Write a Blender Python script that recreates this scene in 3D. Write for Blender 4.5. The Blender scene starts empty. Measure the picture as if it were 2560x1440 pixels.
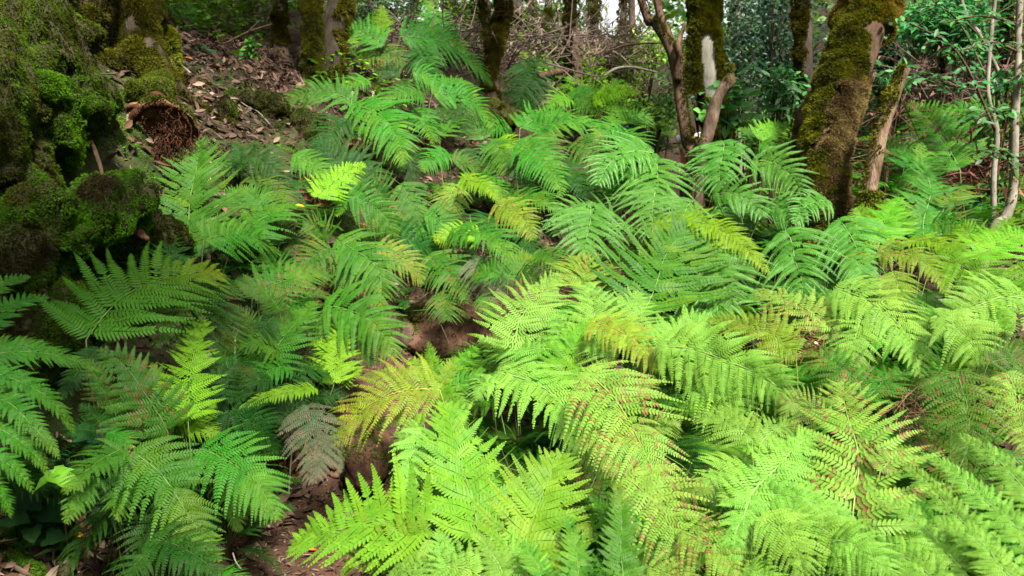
import bpy, math, random
import numpy as np
R_ = math.radians
rng = np.random.default_rng(7)
random.seed(7)
SC = bpy.context.scene
COL = SC.collection

# ------------------------------------------------------------------ camera, sky, sun, exposure
PITCH = R_(12.0); F = 1750.0
cam_d = bpy.data.cameras.new("camera"); cam = bpy.data.objects.new("camera", cam_d); COL.objects.link(cam)
CAM = np.array([0.0, 0.0, 1.65])
cam.location = CAM; cam.rotation_euler = (math.pi/2 - PITCH, 0, 0)
cam_d.sensor_width = 36; cam_d.lens = F/2560*36; cam_d.clip_start = .05; cam_d.clip_end = 400
cam_d.dof.use_dof = True; cam_d.dof.focus_distance = 2.6; cam_d.dof.aperture_fstop = 5.6
SC.camera = cam
W = bpy.data.worlds.new("World"); SC.world = W; W.use_nodes = True
nt = W.node_tree; bg = nt.nodes['Background']
sky = nt.nodes.new('ShaderNodeTexSky'); sky.sky_type = 'NISHITA'; sky.sun_disc = False
SUN_EL, SUN_AZ = R_(58), R_(150)      # azimuth clockwise from +Y: behind and to the right of the camera
sky.sun_elevation = SUN_EL; sky.sun_rotation = SUN_AZ; sky.air_density = 1.0; sky.dust_density = 3.0; sky.ozone_density = 1.0
hsv = nt.nodes.new('ShaderNodeHueSaturation'); hsv.inputs['Saturation'].default_value = .12      # thin white overcast
nt.links.new(sky.outputs[0], hsv.inputs['Color']); nt.links.new(hsv.outputs[0], bg.inputs[0]); bg.inputs[1].default_value = 0.08
sd = bpy.data.lights.new("sun", 'SUN'); sun = bpy.data.objects.new("sun", sd); COL.objects.link(sun)
sd.energy = 3.8; sd.angle = R_(7); sd.color = (1, .94, .82)
from mathutils import Vector
_sv = Vector((math.sin(SUN_AZ)*math.cos(SUN_EL), math.cos(SUN_AZ)*math.cos(SUN_EL), math.sin(SUN_EL)))
sun.rotation_euler = _sv.to_track_quat('Z', 'Y').to_euler(); sun.location = (4, -4, 12)
SC.view_settings.view_transform = 'Standard'; SC.view_settings.look = 'None'
SC.view_settings.exposure = 1.95; SC.view_settings.gamma = 1
SC.render.engine = 'CYCLES'
SC.cycles.max_bounces = 7; SC.cycles.diffuse_bounces = 2; SC.cycles.transmission_bounces = 2; SC.cycles.transparent_max_bounces = 4
SC.cycles.glossy_bounces = 2; SC.cycles.caustics_reflective = False; SC.cycles.caustics_refractive = False

# ------------------------------------------------------------------ maths helpers
cp, sp = math.cos(PITCH), math.sin(PITCH)
def P(px, py, d):
    u = (px-1280)/F; v = (720-py)/F
    return CAM + d*np.array([u, cp + sp*v, -sp + cp*v])
def nrm(a): return a/(np.linalg.norm(a, axis=-1, keepdims=True)+1e-9)
UP = np.array([0., 0., 1.])
def _hash(i, j, k):
    n = (i*374761393 + j*668265263 + k*2147483647 + 1013904223) & 0xffffffff
    n = ((n ^ (n >> 13))*1274126177) & 0xffffffff
    n = ((n ^ (n >> 16))*2246822519) & 0xffffffff
    return ((n ^ (n >> 15)) & 0xffffff)/float(0xffffff)*2-1
def vn(p):
    p = np.asarray(p, float); i = np.floor(p).astype(np.int64); f = p-i; f = f*f*(3-2*f); r = 0
    for a in (0, 1):
        for b in (0, 1):
            for c in (0, 1):
                w = (f[..., 0] if a else 1-f[..., 0])*(f[..., 1] if b else 1-f[..., 1])*(f[..., 2] if c else 1-f[..., 2])
                r = r + w*_hash(i[..., 0]+a, i[..., 1]+b, i[..., 2]+c)
    return r
def fbm(p, s=1., o=4, seed=0.):
    p = np.asarray(p, float)*s + seed*17.3; r = 0; a = 1.
    for k in range(o): r = r + a*vn(p); p = p*2.03+5.1; a *= .5
    return r
def tps(pts, vals, lam=0.0):
    pts = np.asarray(pts, float); n = len(pts)
    D = np.linalg.norm(pts[:, None]-pts[None], axis=2)
    K = D + np.eye(n)*-lam
    Q = np.hstack([np.ones((n, 1)), pts]); m = Q.shape[1]
    A = np.zeros((n+m, n+m)); A[:n, :n] = K; A[:n, n:] = Q; A[n:, :n] = Q.T
    w = np.linalg.solve(A, np.concatenate([vals, np.zeros(m)]))
    def f(q):
        q = np.asarray(q, float); sh = q.shape[:-1]; q = q.reshape(-1, pts.shape[1]); out = np.empty(len(q))
        for s in range(0, len(q), 20000):
            qq = q[s:s+20000]; DD = np.linalg.norm(qq[:, None]-pts[None], axis=2)
            out[s:s+20000] = DD@w[:n] + w[n] + qq@w[n+1:]
        return out.reshape(sh)
    return f

# ------------------------------------------------------------------ mesh and object helpers
def mesh_from(name, V, Q=None, T=None, col=None, smooth=False, mats=(), mi=None):
    me = bpy.data.meshes.new(name); V = np.asarray(V, np.float32).reshape(-1, 3)
    Q = np.zeros((0, 4), np.int32) if Q is None else np.asarray(Q, np.int32).reshape(-1, 4)
    T = np.zeros((0, 3), np.int32) if T is None else np.asarray(T, np.int32).reshape(-1, 3)
    me.vertices.add(len(V)); me.vertices.foreach_set('co', V.ravel())
    nl = Q.size+T.size; me.loops.add(nl)
    me.loops.foreach_set('vertex_index', np.concatenate([Q.ravel(), T.ravel()]).astype(np.int32))
    me.polygons.add(len(Q)+len(T))
    me.polygons.foreach_set('loop_start', np.concatenate([np.arange(len(Q))*4, Q.size+np.arange(len(T))*3]).astype(np.int32))
    if smooth: me.polygons.foreach_set('use_smooth', np.ones(len(Q)+len(T), bool))
    for m in mats: me.materials.append(m)
    if mi is not None: me.polygons.foreach_set('material_index', np.asarray(mi, np.int32))
    me.update(calc_edges=True)
    if col is not None:
        a = me.color_attributes.new('Col', 'FLOAT_COLOR', 'POINT')
        c = np.ones((len(V), 4), np.float32); c[:, :3] = np.asarray(col, np.float32).reshape(-1, 3); a.data.foreach_set('color', c.ravel())
    return me
def obj(name, me, parent=None, loc=None):
    o = bpy.data.objects.new(name, me); COL.objects.link(o)
    if parent is not None: o.parent = parent
    if loc is not None: o.location = loc
    return o
def tag(o, label=None, cat=None, group=None, kind=None):
    if label: o['label'] = label
    if cat: o['category'] = cat
    if group: o['group'] = group
    if kind: o['kind'] = kind
    return o
def thing(name, loc, label, cat, group=None):
    e = bpy.data.objects.new(name, None); COL.objects.link(e); e.location = loc; e.empty_display_size = .1
    return tag(e, label, cat, group)
class MB:                                # collects pieces into one mesh
    def __init__(s): s.V = []; s.Q = []; s.T = []; s.C = []; s.n = 0
    def add(s, V, Q=None, T=None, col=(1, 1, 1)):
        V = np.asarray(V, float).reshape(-1, 3); s.V.append(V)
        if Q is not None and len(Q): s.Q.append(np.asarray(Q)+s.n)
        if T is not None and len(T): s.T.append(np.asarray(T)+s.n)
        c = np.asarray(col, float); s.C.append(np.broadcast_to(c, V.shape).copy() if c.ndim == 1 else c.reshape(-1, 3)); s.n += len(V)
        return s
    def build(s, name, mat, parent=None, smooth=True, off=None):
        V = np.concatenate(s.V)
        if off is not None: V = V-np.asarray(off)
        me = mesh_from(name, V, np.concatenate(s.Q) if s.Q else None, np.concatenate(s.T) if s.T else None, np.concatenate(s.C), smooth, [mat])
        return obj(name, me, parent)
def catmull(pts, n):
    pts = np.asarray(pts, float); k = len(pts)
    if k == 2: pts = np.vstack([pts[0], (pts[0]+pts[1])/2, pts[1]]); k = 3
    ext = np.vstack([2*pts[0]-pts[1], pts, 2*pts[-1]-pts[-2]])
    t = np.linspace(0, k-1-1e-6, n); i = t.astype(int); f = (t-i)[:, None]
    a, b, c, d = ext[i], ext[i+1], ext[i+2], ext[i+3]
    return .5*((2*b)+(-a+c)*f+(2*a-5*b+4*c-d)*f*f+(-a+3*b-3*c+d)*f**3)
def tube_geo(path, rad, seg=6, cap=True, noise=0, nscale=8, seed=0):
    path = np.asarray(path, float); n = len(path); rad = np.broadcast_to(np.asarray(rad, float), (n,))
    T = nrm(np.gradient(path, axis=0)); ref = np.array([0.31, -.8, .2]) if abs(T[0] @ np.array([0.31, -.8, .2])) < .75 else np.array([1., 0, 0])
    A = nrm(np.cross(T, ref)); B = np.cross(T, A)
    th = np.linspace(0, 2*math.pi, seg, endpoint=False)
    D = A[:, None]*np.cos(th)[None, :, None]+B[:, None]*np.sin(th)[None, :, None]
    V = path[:, None]+D*rad[:, None, None]
    if noise: V = V + D*(rad[:, None]*noise*fbm(V/np.array([1, 1, 2.2]), nscale, 4, seed))[..., None]
    idx = np.arange(n*seg).reshape(n, seg)
    Q = np.stack([idx[:-1], np.roll(idx[:-1], -1, 1), np.roll(idx[1:], -1, 1), idx[1:]], -1).reshape(-1, 4)
    V = V.reshape(-1, 3); Tt = None
    if cap:
        V = np.vstack([V, path[0], path[-1]]); a = n*seg
        Tt = np.vstack([np.stack([np.full(seg, a), np.roll(idx[0], -1), idx[0]], -1), np.stack([np.full(seg, a+1), idx[-1], np.roll(idx[-1], -1)], -1)])
    return V, Q, Tt

# ------------------------------------------------------------------ materials
def new_mat(name):
    m = bpy.data.materials.new(name); m.use_nodes = True; n = m.node_tree
    return m, n, n.nodes['Principled BSDF'], n.nodes['Material Output']
def nd(n, t, **k):
    x = n.nodes.new(t)
    for a, b in k.items(): setattr(x, a, b)
    return x
def leaf_mat(name, rough=.5, trans=.35, var=.25, spec=.35, hue=.02):
    m, n, b, out = new_mat(name)
    at = nd(n, 'ShaderNodeAttribute', attribute_name='Col')
    oi = nd(n, 'ShaderNodeObjectInfo'); tc = nd(n, 'ShaderNodeTexCoord')
    nz = nd(n, 'ShaderNodeTexNoise'); nz.inputs['Scale'].default_value = 9; nz.inputs['Detail'].default_value = 3
    n.links.new(tc.outputs['Object'], nz.inputs['Vector'])
    ad = nd(n, 'ShaderNodeMath', operation='ADD'); n.links.new(nz.outputs['Fac'], ad.inputs[0]); n.links.new(oi.outputs['Random'], ad.inputs[1])
    mr = nd(n, 'ShaderNodeMapRange'); mr.inputs[1].default_value = .3; mr.inputs[2].default_value = 1.7; mr.inputs[3].default_value = 1-var; mr.inputs[4].default_value = 1+var
    n.links.new(ad.outputs[0], mr.inputs[0])
    mh = nd(n, 'ShaderNodeMapRange'); mh.inputs[3].default_value = .5-hue; mh.inputs[4].default_value = .5+hue; n.links.new(oi.outputs['Random'], mh.inputs[0])
    hs = nd(n, 'ShaderNodeHueSaturation'); n.links.new(mr.outputs[0], hs.inputs['Value']); n.links.new(mh.outputs[0], hs.inputs['Hue']); n.links.new(at.outputs['Color'], hs.inputs['Color'])
    n.links.new(hs.outputs[0], b.inputs['Base Color']); b.inputs['Roughness'].default_value = rough; b.inputs['Specular IOR Level'].default_value = spec
    tr = nd(n, 'ShaderNodeBsdfTranslucent'); mx = nd(n, 'ShaderNodeMixShader'); mx.inputs[0].default_value = trans
    tc2 = nd(n, 'ShaderNodeHueSaturation'); tc2.inputs['Saturation'].default_value = 1.1; tc2.inputs['Value'].default_value = 1.25; n.links.new(hs.outputs[0], tc2.inputs['Color'])
    n.links.new(tc2.outputs[0], tr.inputs['Color']); n.links.new(b.outputs[0], mx.inputs[1]); n.links.new(tr.outputs[0], mx.inputs[2]); n.links.new(mx.outputs[0], out.inputs[0])
    return m
def bark_mat(name, stops, scale=14, rough=.9, bump=.4, stretch=.35):
    m, n, b, out = new_mat(name); tc = nd(n, 'ShaderNodeTexCoord'); mp = nd(n, 'ShaderNodeMapping'); mp.inputs['Scale'].default_value = (1, 1, stretch)
    n.links.new(tc.outputs['Object'], mp.inputs[0])
    nz = nd(n, 'ShaderNodeTexNoise'); nz.inputs['Scale'].default_value = scale; nz.inputs['Detail'].default_value = 8; nz.inputs['Roughness'].default_value = .7; n.links.new(mp.outputs[0], nz.inputs['Vector'])
    cr = nd(n, 'ShaderNodeValToRGB'); els = cr.color_ramp.elements
    while len(els) < len(stops): els.new(.5)
    for e, (p, c) in zip(els, stops): e.position = p; e.color = (*c, 1)
    at = nd(n, 'ShaderNodeAttribute', attribute_name='Col')
    mu = nd(n, 'ShaderNodeMix', data_type='RGBA', blend_type='MULTIPLY'); mu.inputs[0].default_value = 1
    n.links.new(nz.outputs['Fac'], cr.inputs[0]); n.links.new(cr.outputs[0], mu.inputs[6]); n.links.new(at.outputs['Color'], mu.inputs[7])
    n.links.new(mu.outputs[2], b.inputs['Base Color'])
    b.inputs['Roughness'].default_value = rough; b.inputs['Specular IOR Level'].default_value = .2
    n2 = nd(n, 'ShaderNodeTexNoise'); n2.inputs['Scale'].default_value = scale*4; n2.inputs['Detail'].default_value = 6; n.links.new(mp.outputs[0], n2.inputs['Vector'])
    bp = nd(n, 'ShaderNodeBump'); bp.inputs['Strength'].default_value = bump; bp.inputs['Distance'].default_value = .02
    n.links.new(n2.outputs['Fac'], bp.inputs['Height']); n.links.new(bp.outputs[0], b.inputs['Normal'])
    return m
M_fern = leaf_mat('fern_leaf', rough=.5, trans=.30, var=.2, spec=.14, hue=.01)
M_leaf = leaf_mat('broad_leaf', rough=.5, trans=.3, var=.3, spec=.3)
M_moss = leaf_mat('moss_fuzz', rough=.9, trans=.3, var=.35, spec=.1)
M_dry = leaf_mat('dry_leaf', rough=.8, trans=.12, var=.3, spec=.2)
M_stalk = leaf_mat('fern_stalk', rough=.5, trans=0.05, var=.2, spec=.4)
M_bark = bark_mat('bark', [(.3, (.022, .015, .010)), (.5, (.07, .045, .03)), (.7, (.15, .11, .075))])
M_bark_red = bark_mat('reddish_bark', [(.3, (.018, .011, .007)), (.5, (.065, .038, .022)), (.72, (.15, .09, .055))])
M_bark_pale = bark_mat('pale_bark', [(.3, (.08, .065, .05)), (.5, (.17, .15, .12)), (.7, (.30, .27, .22))], bump=.2)
M_dark = bark_mat('dark_bark', [(.3, (.012, .009, .007)), (.55, (.04, .03, .02)), (.75, (.09, .075, .05))])
M_wood = bark_mat('rotten_wood', [(.3, (.025, .013, .008)), (.5, (.13, .06, .03)), (.72, (.3, .17, .1))], scale=22, bump=.8, stretch=.6)
M_soil = bark_mat('red_earth', [(.3, (.05, .025, .018)), (.5, (.12, .062, .045)), (.72, (.2, .12, .09))], scale=9, bump=.5, stretch=1)

# ------------------------------------------------------------------ terrain
TP = []   # X, Y, Z
def tw(x, y, z): TP.append((x, y, z))
def tpx(px, py, d): TP.append(tuple(P(px, py, d)))
PATH = np.array([(-1.0, .4), (-.95, 1.2), (-.82, 2.3), (-.66, 3.2), (-.42, 4.3), (.1, 5.4), (.9, 6.8), (2.1, 9), (3.3, 12.8), (4.6, 18)])
for (x, y), z in zip(PATH, (0, 0, 0, .05, .22, .3, .35, .35, .15, .3)): tw(x, y, z)
tw(-.4, 2.3, .05); tw(-.2, 3.2, .1); tw(.1, 4.3, .22)
for a in ((450, 1420, 2.65), (50, 1400, 2.5), (200, 1200, 2.8), (0, 850, 2.9), (100, 500, 3.1), (100, 100, 3.3), (300, 500, 3.5), (400, 350, 4.05), (350, 640, 3.4),
          (480, 900, 3.3), (560, 600, 3.9), (200, 200, 3.8), (300, 250, 4.3), (600, 200, 6), (700, 300, 5.8), (500, 80, 7.5), (900, 230, 7.0), (870, 480, 5.1), (700, 760, 4.1),
          (1000, 640, 5.0), (1230, 215, 8.4), (1440, 170, 10), (1080, 300, 7.4), (1250, 420, 6.9), (1000, 450, 6.0), (1330, 560, 6.3), (1520, 280, 9.5), (-300, 300, 3.0), (-300, 1200, 2.2), (600, 1150, 3.3)): tpx(*a)
for a in ((.3, 1.5, .0), (1, 1.0, .05), (2, 1.2, .2), (3, 2, .35), (.9, 3, .1), (2, 3.5, .35), (1.5, 5, .4), (3, 5.5, .6), (4.5, 5, .9), (4.3, 8, 1.0), (2.8, 7.5, .6), (5.8, 8, 1.6),
          (6.5, 12, 2.6), (8, 16, 4.0), (9, 8, 2.6), (4.4, 13, .5), (6, 5, 1.2), (1.2, 12.5, 2.2), (1.8, 13, 1.2), (2.7, 11, .22), (2.7, 12.3, .15), (3.9, 12, .2), (3.6, 14.5, .2), (2.6, 14.5, .4), (-6, 20, 5.5), (0, 20, 4.2), (4, 22, 1.5), (10, 22, 5.5), (0, 30, 5.2), (5, 32, 3.2),
          (12, 32, 8), (-10, 30, 8), (-14, 4, 6), (14, 2, 3), (-14, 16, 7), (-5, 10, 3.6), (-4.5, 5, 3.2), (2, -3, .1), (-4, -2, 2.4), (-1.2, -3, 0), (20, 45, 9), (0, 50, 7), (-20, 45, 10)): tw(*a)
TPa = np.array(TP); _tf = tps(TPa[:, :2], TPa[:, 2], lam=.02)
def path_dist(x, y):
    q = np.stack([x, y], -1); d = np.full(q.shape[:-1], 1e9)
    for a, b in zip(PATH[:-1], PATH[1:]):
        t = np.clip(((q-a)@(b-a))/((b-a)@(b-a)), 0, 1); d = np.minimum(d, np.linalg.norm(q-a-t[..., None]*(b-a), axis=-1))
    return d
def ground_z(x, y):
    x = np.asarray(x, float); y = np.asarray(y, float); z = _tf(np.stack([x, y], -1))
    pd = path_dist(x, y); k = np.clip((pd-.25)/.5, 0.12, 1)
    p = np.stack([x, y, z*.7], -1)
    z = z + k*(.085*fbm(p, 1.7, 3)+.028*fbm(p, 7., 3, 3)) + .012*fbm(p, 16, 2, 5)
    z = z - .04*np.exp(-(pd/.3)**2)
    s = np.clip((-1.35-x)/.4, 0, 1)*np.clip((5.5-y)/1.5, 0, 1)       # mossy bank: ribs and hollows
    return z + s*.12*fbm(p*np.array([2.6, 2.6, 1.2]), 1.2, 3, 9)
def axis(lo, hi, core0, core1, fine, g=1.10):
    a = list(np.arange(core0, core1, fine)); st = fine
    while a[-1] < hi: st = min(st*g, 2.5); a.append(a[-1]+st)
    st = fine; b = []; c = core0
    while c > lo: st = min(st*g, 2.5); c -= st; b.append(c)
    return np.array(b[::-1]+a)
gx = axis(-60, 60, -3.2, 1.8, .03); gy = axis(-8, 90, 1.2, 6.5, .03)
GX, GY = np.meshgrid(gx, gy); GZ = ground_z(GX, GY)
def masks(x, y, z):
    pd = path_dist(x, y); p = np.stack([x, y, z], -1)
    soil = np.clip(1.3-pd/.40+.35*fbm(p, 4, 3, 2), 0, 1)
    left = np.clip((-1.05-x+.15*(y-2))/.35, 0, 1)*np.clip((7-y)/2., 0, 1)*np.clip((y-2.1)/.6, .25, 1)
    moss = np.clip(.55*left+.1+.9*fbm(p, 1.6, 4, 11)-soil-np.clip((y-4.2)/2, 0, .3), 0, 1)
    steep = np.clip((-1.7-x)/.25, 0, 1)*np.clip((4.2-y)/.8, 0, 1)*np.clip((y-2.45)/.3, 0, 1)
    slope = np.exp(-((x+2.1)/.9)**2-((y-5.4)/1.3)**2)
    moss = np.clip(moss+.62*steep+.35*slope*(1+1.5*fbm(p, 2.4, 3, 31))-soil, 0, 1)
    return soil, moss, steep
soil, moss, steep = masks(GX, GY, GZ)
c0 = np.stack([soil, moss, np.zeros_like(soil)], -1)
idx = np.arange(GX.size).reshape(GX.shape)
Qt = np.stack([idx[:-1, :-1], idx[:-1, 1:], idx[1:, 1:], idx[1:, :-1]], -1).reshape(-1, 4)
mg, n, b, out = new_mat('forest_floor')
at = nd(n, 'ShaderNodeAttribute', attribute_name='Col'); sx = nd(n, 'ShaderNodeSeparateColor'); n.links.new(at.outputs['Color'], sx.inputs[0])
tc = nd(n, 'ShaderNodeTexCoord')
def ramp(scale, stops, det=8, rgh=.7):
    z = nd(n, 'ShaderNodeTexNoise'); z.inputs['Scale'].default_value = scale; z.inputs['Detail'].default_value = det; z.inputs['Roughness'].default_value = rgh
    n.links.new(tc.outputs['Object'], z.inputs['Vector']); c = nd(n, 'ShaderNodeValToRGB')
    while len(c.color_ramp.elements) < len(stops): c.color_ramp.elements.new(.5)
    for e, (p, k) in zip(c.color_ramp.elements, stops): e.position = p; e.color = (*k, 1)
    n.links.new(z.outputs['Fac'], c.inputs[0]); return c, z
c_l, z_l = ramp(14, [(.3, (.012, .007, .005)), (.5, (.035, .02, .013)), (.72, (.09, .055, .035))])
c_s, _ = ramp(8, [(.28, (.016, .009, .006)), (.48, (.055, .026, .017)), (.62, (.098, .045, .029)), (.8, (.15, .08, .054))])
c_m, _ = ramp(11, [(.3, (.010, .010, .004)), (.5, (.022, .032, .006)), (.7, (.035, .065, .009))])
m1 = nd(n, 'ShaderNodeMix', data_type='RGBA'); m2 = nd(n, 'ShaderNodeMix', data_type='RGBA')
n.links.new(sx.outputs[0], m1.inputs[0]); n.links.new(c_l.outputs[0], m1.inputs[6]); n.links.new(c_s.outputs[0], m1.inputs[7])
n.links.new(sx.outputs[1], m2.inputs[0]); n.links.new(m1.outputs[2], m2.inputs[6]); n.links.new(c_m.outputs[0], m2.inputs[7])
n.links.new(m2.outputs[2], b.inputs['Base Color']); b.inputs['Roughness'].default_value = .92; b.inputs['Specular IOR Level'].default_value = .2
z2 = nd(n, 'ShaderNodeTexNoise'); z2.inputs['Scale'].default_value = 60; z2.inputs['Detail'].default_value = 8; n.links.new(tc.outputs['Object'], z2.inputs['Vector'])
bp = nd(n, 'ShaderNodeBump'); bp.inputs['Strength'].default_value = .6; bp.inputs['Distance'].default_value = .02; n.links.new(z2.outputs['Fac'], bp.inputs['Height']); n.links.new(bp.outputs[0], b.inputs['Normal'])
tag(obj('ground', mesh_from('ground', np.stack([GX, GY, GZ], -1), Qt, None, c0, True, [mg])), 'dark earth forest floor rising in a mossy bank beside a bare red soil path', 'ground', kind='structure')
def gz(x, y): return float(ground_z(np.array([x]), np.array([y]))[0])
def gz_fast(x, y):           # bilinear look-up in the grid
    i = np.clip(np.searchsorted(gx, x)-1, 0, len(gx)-2); j = np.clip(np.searchsorted(gy, y)-1, 0, len(gy)-2)
    fx = (x-gx[i])/(gx[i+1]-gx[i]); fy = (y-gy[j])/(gy[j+1]-gy[j])
    return (GZ[j, i]*(1-fx)+GZ[j, i+1]*fx)*(1-fy)+(GZ[j+1, i]*(1-fx)+GZ[j+1, i+1]*fx)*fy
def gnorm(x, y):
    e = .03; return nrm(np.stack([-(gz_fast(x+e, y)-gz_fast(x-e, y))/(2*e), -(gz_fast(x, y+e)-gz_fast(x, y-e))/(2*e), np.ones_like(x)], -1))

# ------------------------------------------------------------------ small scattered stuff
def rand_unit(n):
    v = rng.normal(size=(n, 3)); return nrm(v)
def tufts(name, pos, nor, size, cols, mat, parent=None, blades=3, droop=.3, wid=.3, off=None):
    n = len(pos); pos = np.repeat(pos, blades, 0); nor = np.repeat(nor, blades, 0); size = np.repeat(size, blades)*rng.uniform(.6, 1.3, n*blades); cols = np.repeat(cols, blades, 0)
    d = nrm(nor + .75*rand_unit(len(pos)) + np.array([0, 0, -droop]))
    s = nrm(np.cross(d, rand_unit(len(pos))))*(size*wid)[:, None]
    V = np.stack([pos-s, pos+s, pos+d*size[:, None]], 1); T = np.arange(len(V)*3).reshape(-1, 3)
    c = np.repeat(cols*rng.uniform(.85, 1.15, (len(cols), 1)), 3, 0)
    V = V.reshape(-1, 3)
    if off is not None: V = V-off
    return obj(name, mesh_from(name, V, None, T, c, False, [mat]), parent)
def leaves_geo(pos, nor, dirn, L, Wd, cols, curl=.15, fold=.12):
    """elliptic leaves with a bent blade: 8 vertices, 6 faces (vectorised)"""
    n = len(pos); d = nrm(dirn-nor*np.sum(dirn*nor, -1, keepdims=True)); s = np.cross(nor, d)
    tm = np.array([(0, 0, 0), (.3, -.42, .5), (.3, 0, 0), (.3, .42, .5), (.65, -.4, .5), (.65, 0, 0), (.65, .4, .5), (1, 0, 0)])
    curl = np.broadcast_to(curl, (n,))
    V = pos[:, None]+d[:, None]*(tm[:, 0]*1.)[None, :, None]*L[:, None, None]+s[:, None]*tm[:, 1][None, :, None]*Wd[:, None, None] \
        + nor[:, None]*((tm[:, 2]*fold)[None, :]*Wd[:, None] - curl[:, None]*L[:, None]*(tm[:, 0]**2)[None, :])[..., None]
    b0 = (np.arange(n)*8)[:, None, None]
    Q = (np.array([(1, 2, 5, 4), (2, 3, 6, 5)])[None]+b0).reshape(-1, 4)
    T = (np.array([(0, 2, 1), (0, 3, 2), (4, 5, 7), (5, 6, 7)])[None]+b0).reshape(-1, 3)
    return V.reshape(-1, 3), Q, T, np.repeat(cols, 8, 0)
def pickn(pal, pos, s=5., seed=3, j=.08):
    pal = np.array(pal); t = np.clip(.5+.75*fbm(pos, s, 3, seed), 0, .999)*(len(pal)-1); i = t.astype(int); f = (t-i)[:, None]
    return (pal[i]*(1-f)+pal[np.minimum(i+1, len(pal)-1)]*f)*rng.uniform(1-j, 1+j, (len(pos), 1))
def pick(pal, n, j=.15):
    pal = np.array(pal); return pal[rng.integers(0, len(pal), n)]*rng.uniform(1-j, 1+j, (n, 1))
# moss fuzz
def in_view(p, m=150):
    q = p-CAM; z = q[:, 1]*cp-q[:, 2]*sp; u = q[:, 0]/z*F+1280; v = 720-(q[:, 1]*sp+q[:, 2]*cp)/z*F
    return (z > .3) & (u > -m) & (u < 2560+m) & (v > -m) & (v < 1440+m)
N = 420000
x = rng.uniform(-3.4, .6, N); y = rng.uniform(1.7, 7.5, N)
nn = gnorm(x, y); area = 1/nn[:, 2]
keep = rng.uniform(0, 3.2, N) < area; x, y, nn = x[keep], y[keep], nn[keep]
z = gz_fast(x, y); so, mo, st_ = masks(x, y, z)
keep = (rng.uniform(0, 1, len(x)) < np.clip(mo*1.5-.15, 0, 1)); x, y, z, nn, mo = x[keep], y[keep], z[keep], nn[keep], mo[keep]
pos = np.stack([x, y, z], -1); k = in_view(pos); pos, nn, mo = pos[k], nn[k], mo[k]
pn = fbm(pos, 2.6, 3, 4)[:, None]; pn2 = fbm(pos, 6, 2, 8)[:, None]
mc = np.array([.065, .12, .006])+np.clip(pn, -.6, .6)*np.array([.07, .03, .003])+np.clip(pn2, 0, 1)*np.array([.04, .18, .004])
tag(tufts('moss', pos-nn*.004, nn, .008+.009*np.clip(pn2[:, 0]+.3, 0, 1), np.clip(mc, .01, 1), M_moss, blades=3, wid=.2), 'green moss covering the bank and the ground left of the path', 'moss', kind='stuff')
# leaf litter
def litter(N, xr, yr, dens, size, path_keep=.03):
    x = rng.uniform(*xr, N); y = rng.uniform(*yr, N); z = gz_fast(x, y); so, mo, st_ = masks(x, y, z)
    p = np.stack([x, y, z], -1)
    w = np.clip(.75+.9*fbm(p, 1.3, 2, 21), .05, 1)*(1-so*(1-path_keep))*(1-.5*mo)*(1-.9*st_)
    k = (rng.uniform(0, 1, N) < w*dens) & in_view(p); return p[k]
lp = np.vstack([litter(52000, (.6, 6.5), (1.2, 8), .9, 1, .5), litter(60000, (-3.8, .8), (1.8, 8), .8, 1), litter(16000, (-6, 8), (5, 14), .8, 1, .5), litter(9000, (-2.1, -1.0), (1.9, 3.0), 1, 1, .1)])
ln = nrm(gnorm(lp[:, 0], lp[:, 1])+.4*rand_unit(len(lp))); LL = .02+.085*rng.uniform(0, 1, len(lp))**2; 
pal = [(.20, .125, .09), (.14, .085, .058), (.26, .17, .12), (.08, .045, .03), (.34, .24, .18), (.16, .09, .05), (.055, .03, .02), (.09, .05, .035)]
cc_ = pick(pal, len(lp), .3)*(.33+.4*np.clip(.5+fbm(lp, 2.2, 3, 71), 0, 1.4))[:, None]*np.where((lp[:, :1] < -1) & (lp[:, 1:2] < 2.95), 2.1, 1.)  # lower left leaves coloured brighter to make up for missing light there
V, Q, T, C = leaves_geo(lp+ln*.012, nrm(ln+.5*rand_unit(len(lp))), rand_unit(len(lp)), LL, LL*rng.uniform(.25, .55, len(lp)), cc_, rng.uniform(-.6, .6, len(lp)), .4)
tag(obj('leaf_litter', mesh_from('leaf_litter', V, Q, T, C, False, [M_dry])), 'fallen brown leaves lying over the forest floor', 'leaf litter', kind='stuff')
# crumbs, bark chips and fibres on the ground
k = 42000; x = rng.uniform(-2.6, .6, k); y = rng.uniform(1.9, 5.5, k); z = gz_fast(x, y); p = np.stack([x, y, z], -1); so, mo, st_ = masks(x, y, z); kk = in_view(p) & (rng.uniform(0, 1, k) < 1-.8*mo); p = p[kk]
s_ = .003+.018*rng.uniform(0, 1, len(p))**2; dd = rand_unit(len(p)); dd[:, 2] *= .15; dd = nrm(dd); nn_ = nrm(UP+.3*rand_unit(len(p)))
V, Q, T, C = leaves_geo(p+nn_*.003, nn_, dd, s_*rng.uniform(1, 3, len(p)), s_*.6, pick([(.05, .026, .02), (.10, .065, .045), (.03, .017, .012), (.15, .10, .075)], len(p)), 0, .6)
tag(obj('ground_debris', mesh_from('ground_debris', V, Q, T, C, False, [M_dry])), 'crumbs of earth and bark chips strewn over the ground', 'debris', kind='stuff')

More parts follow.
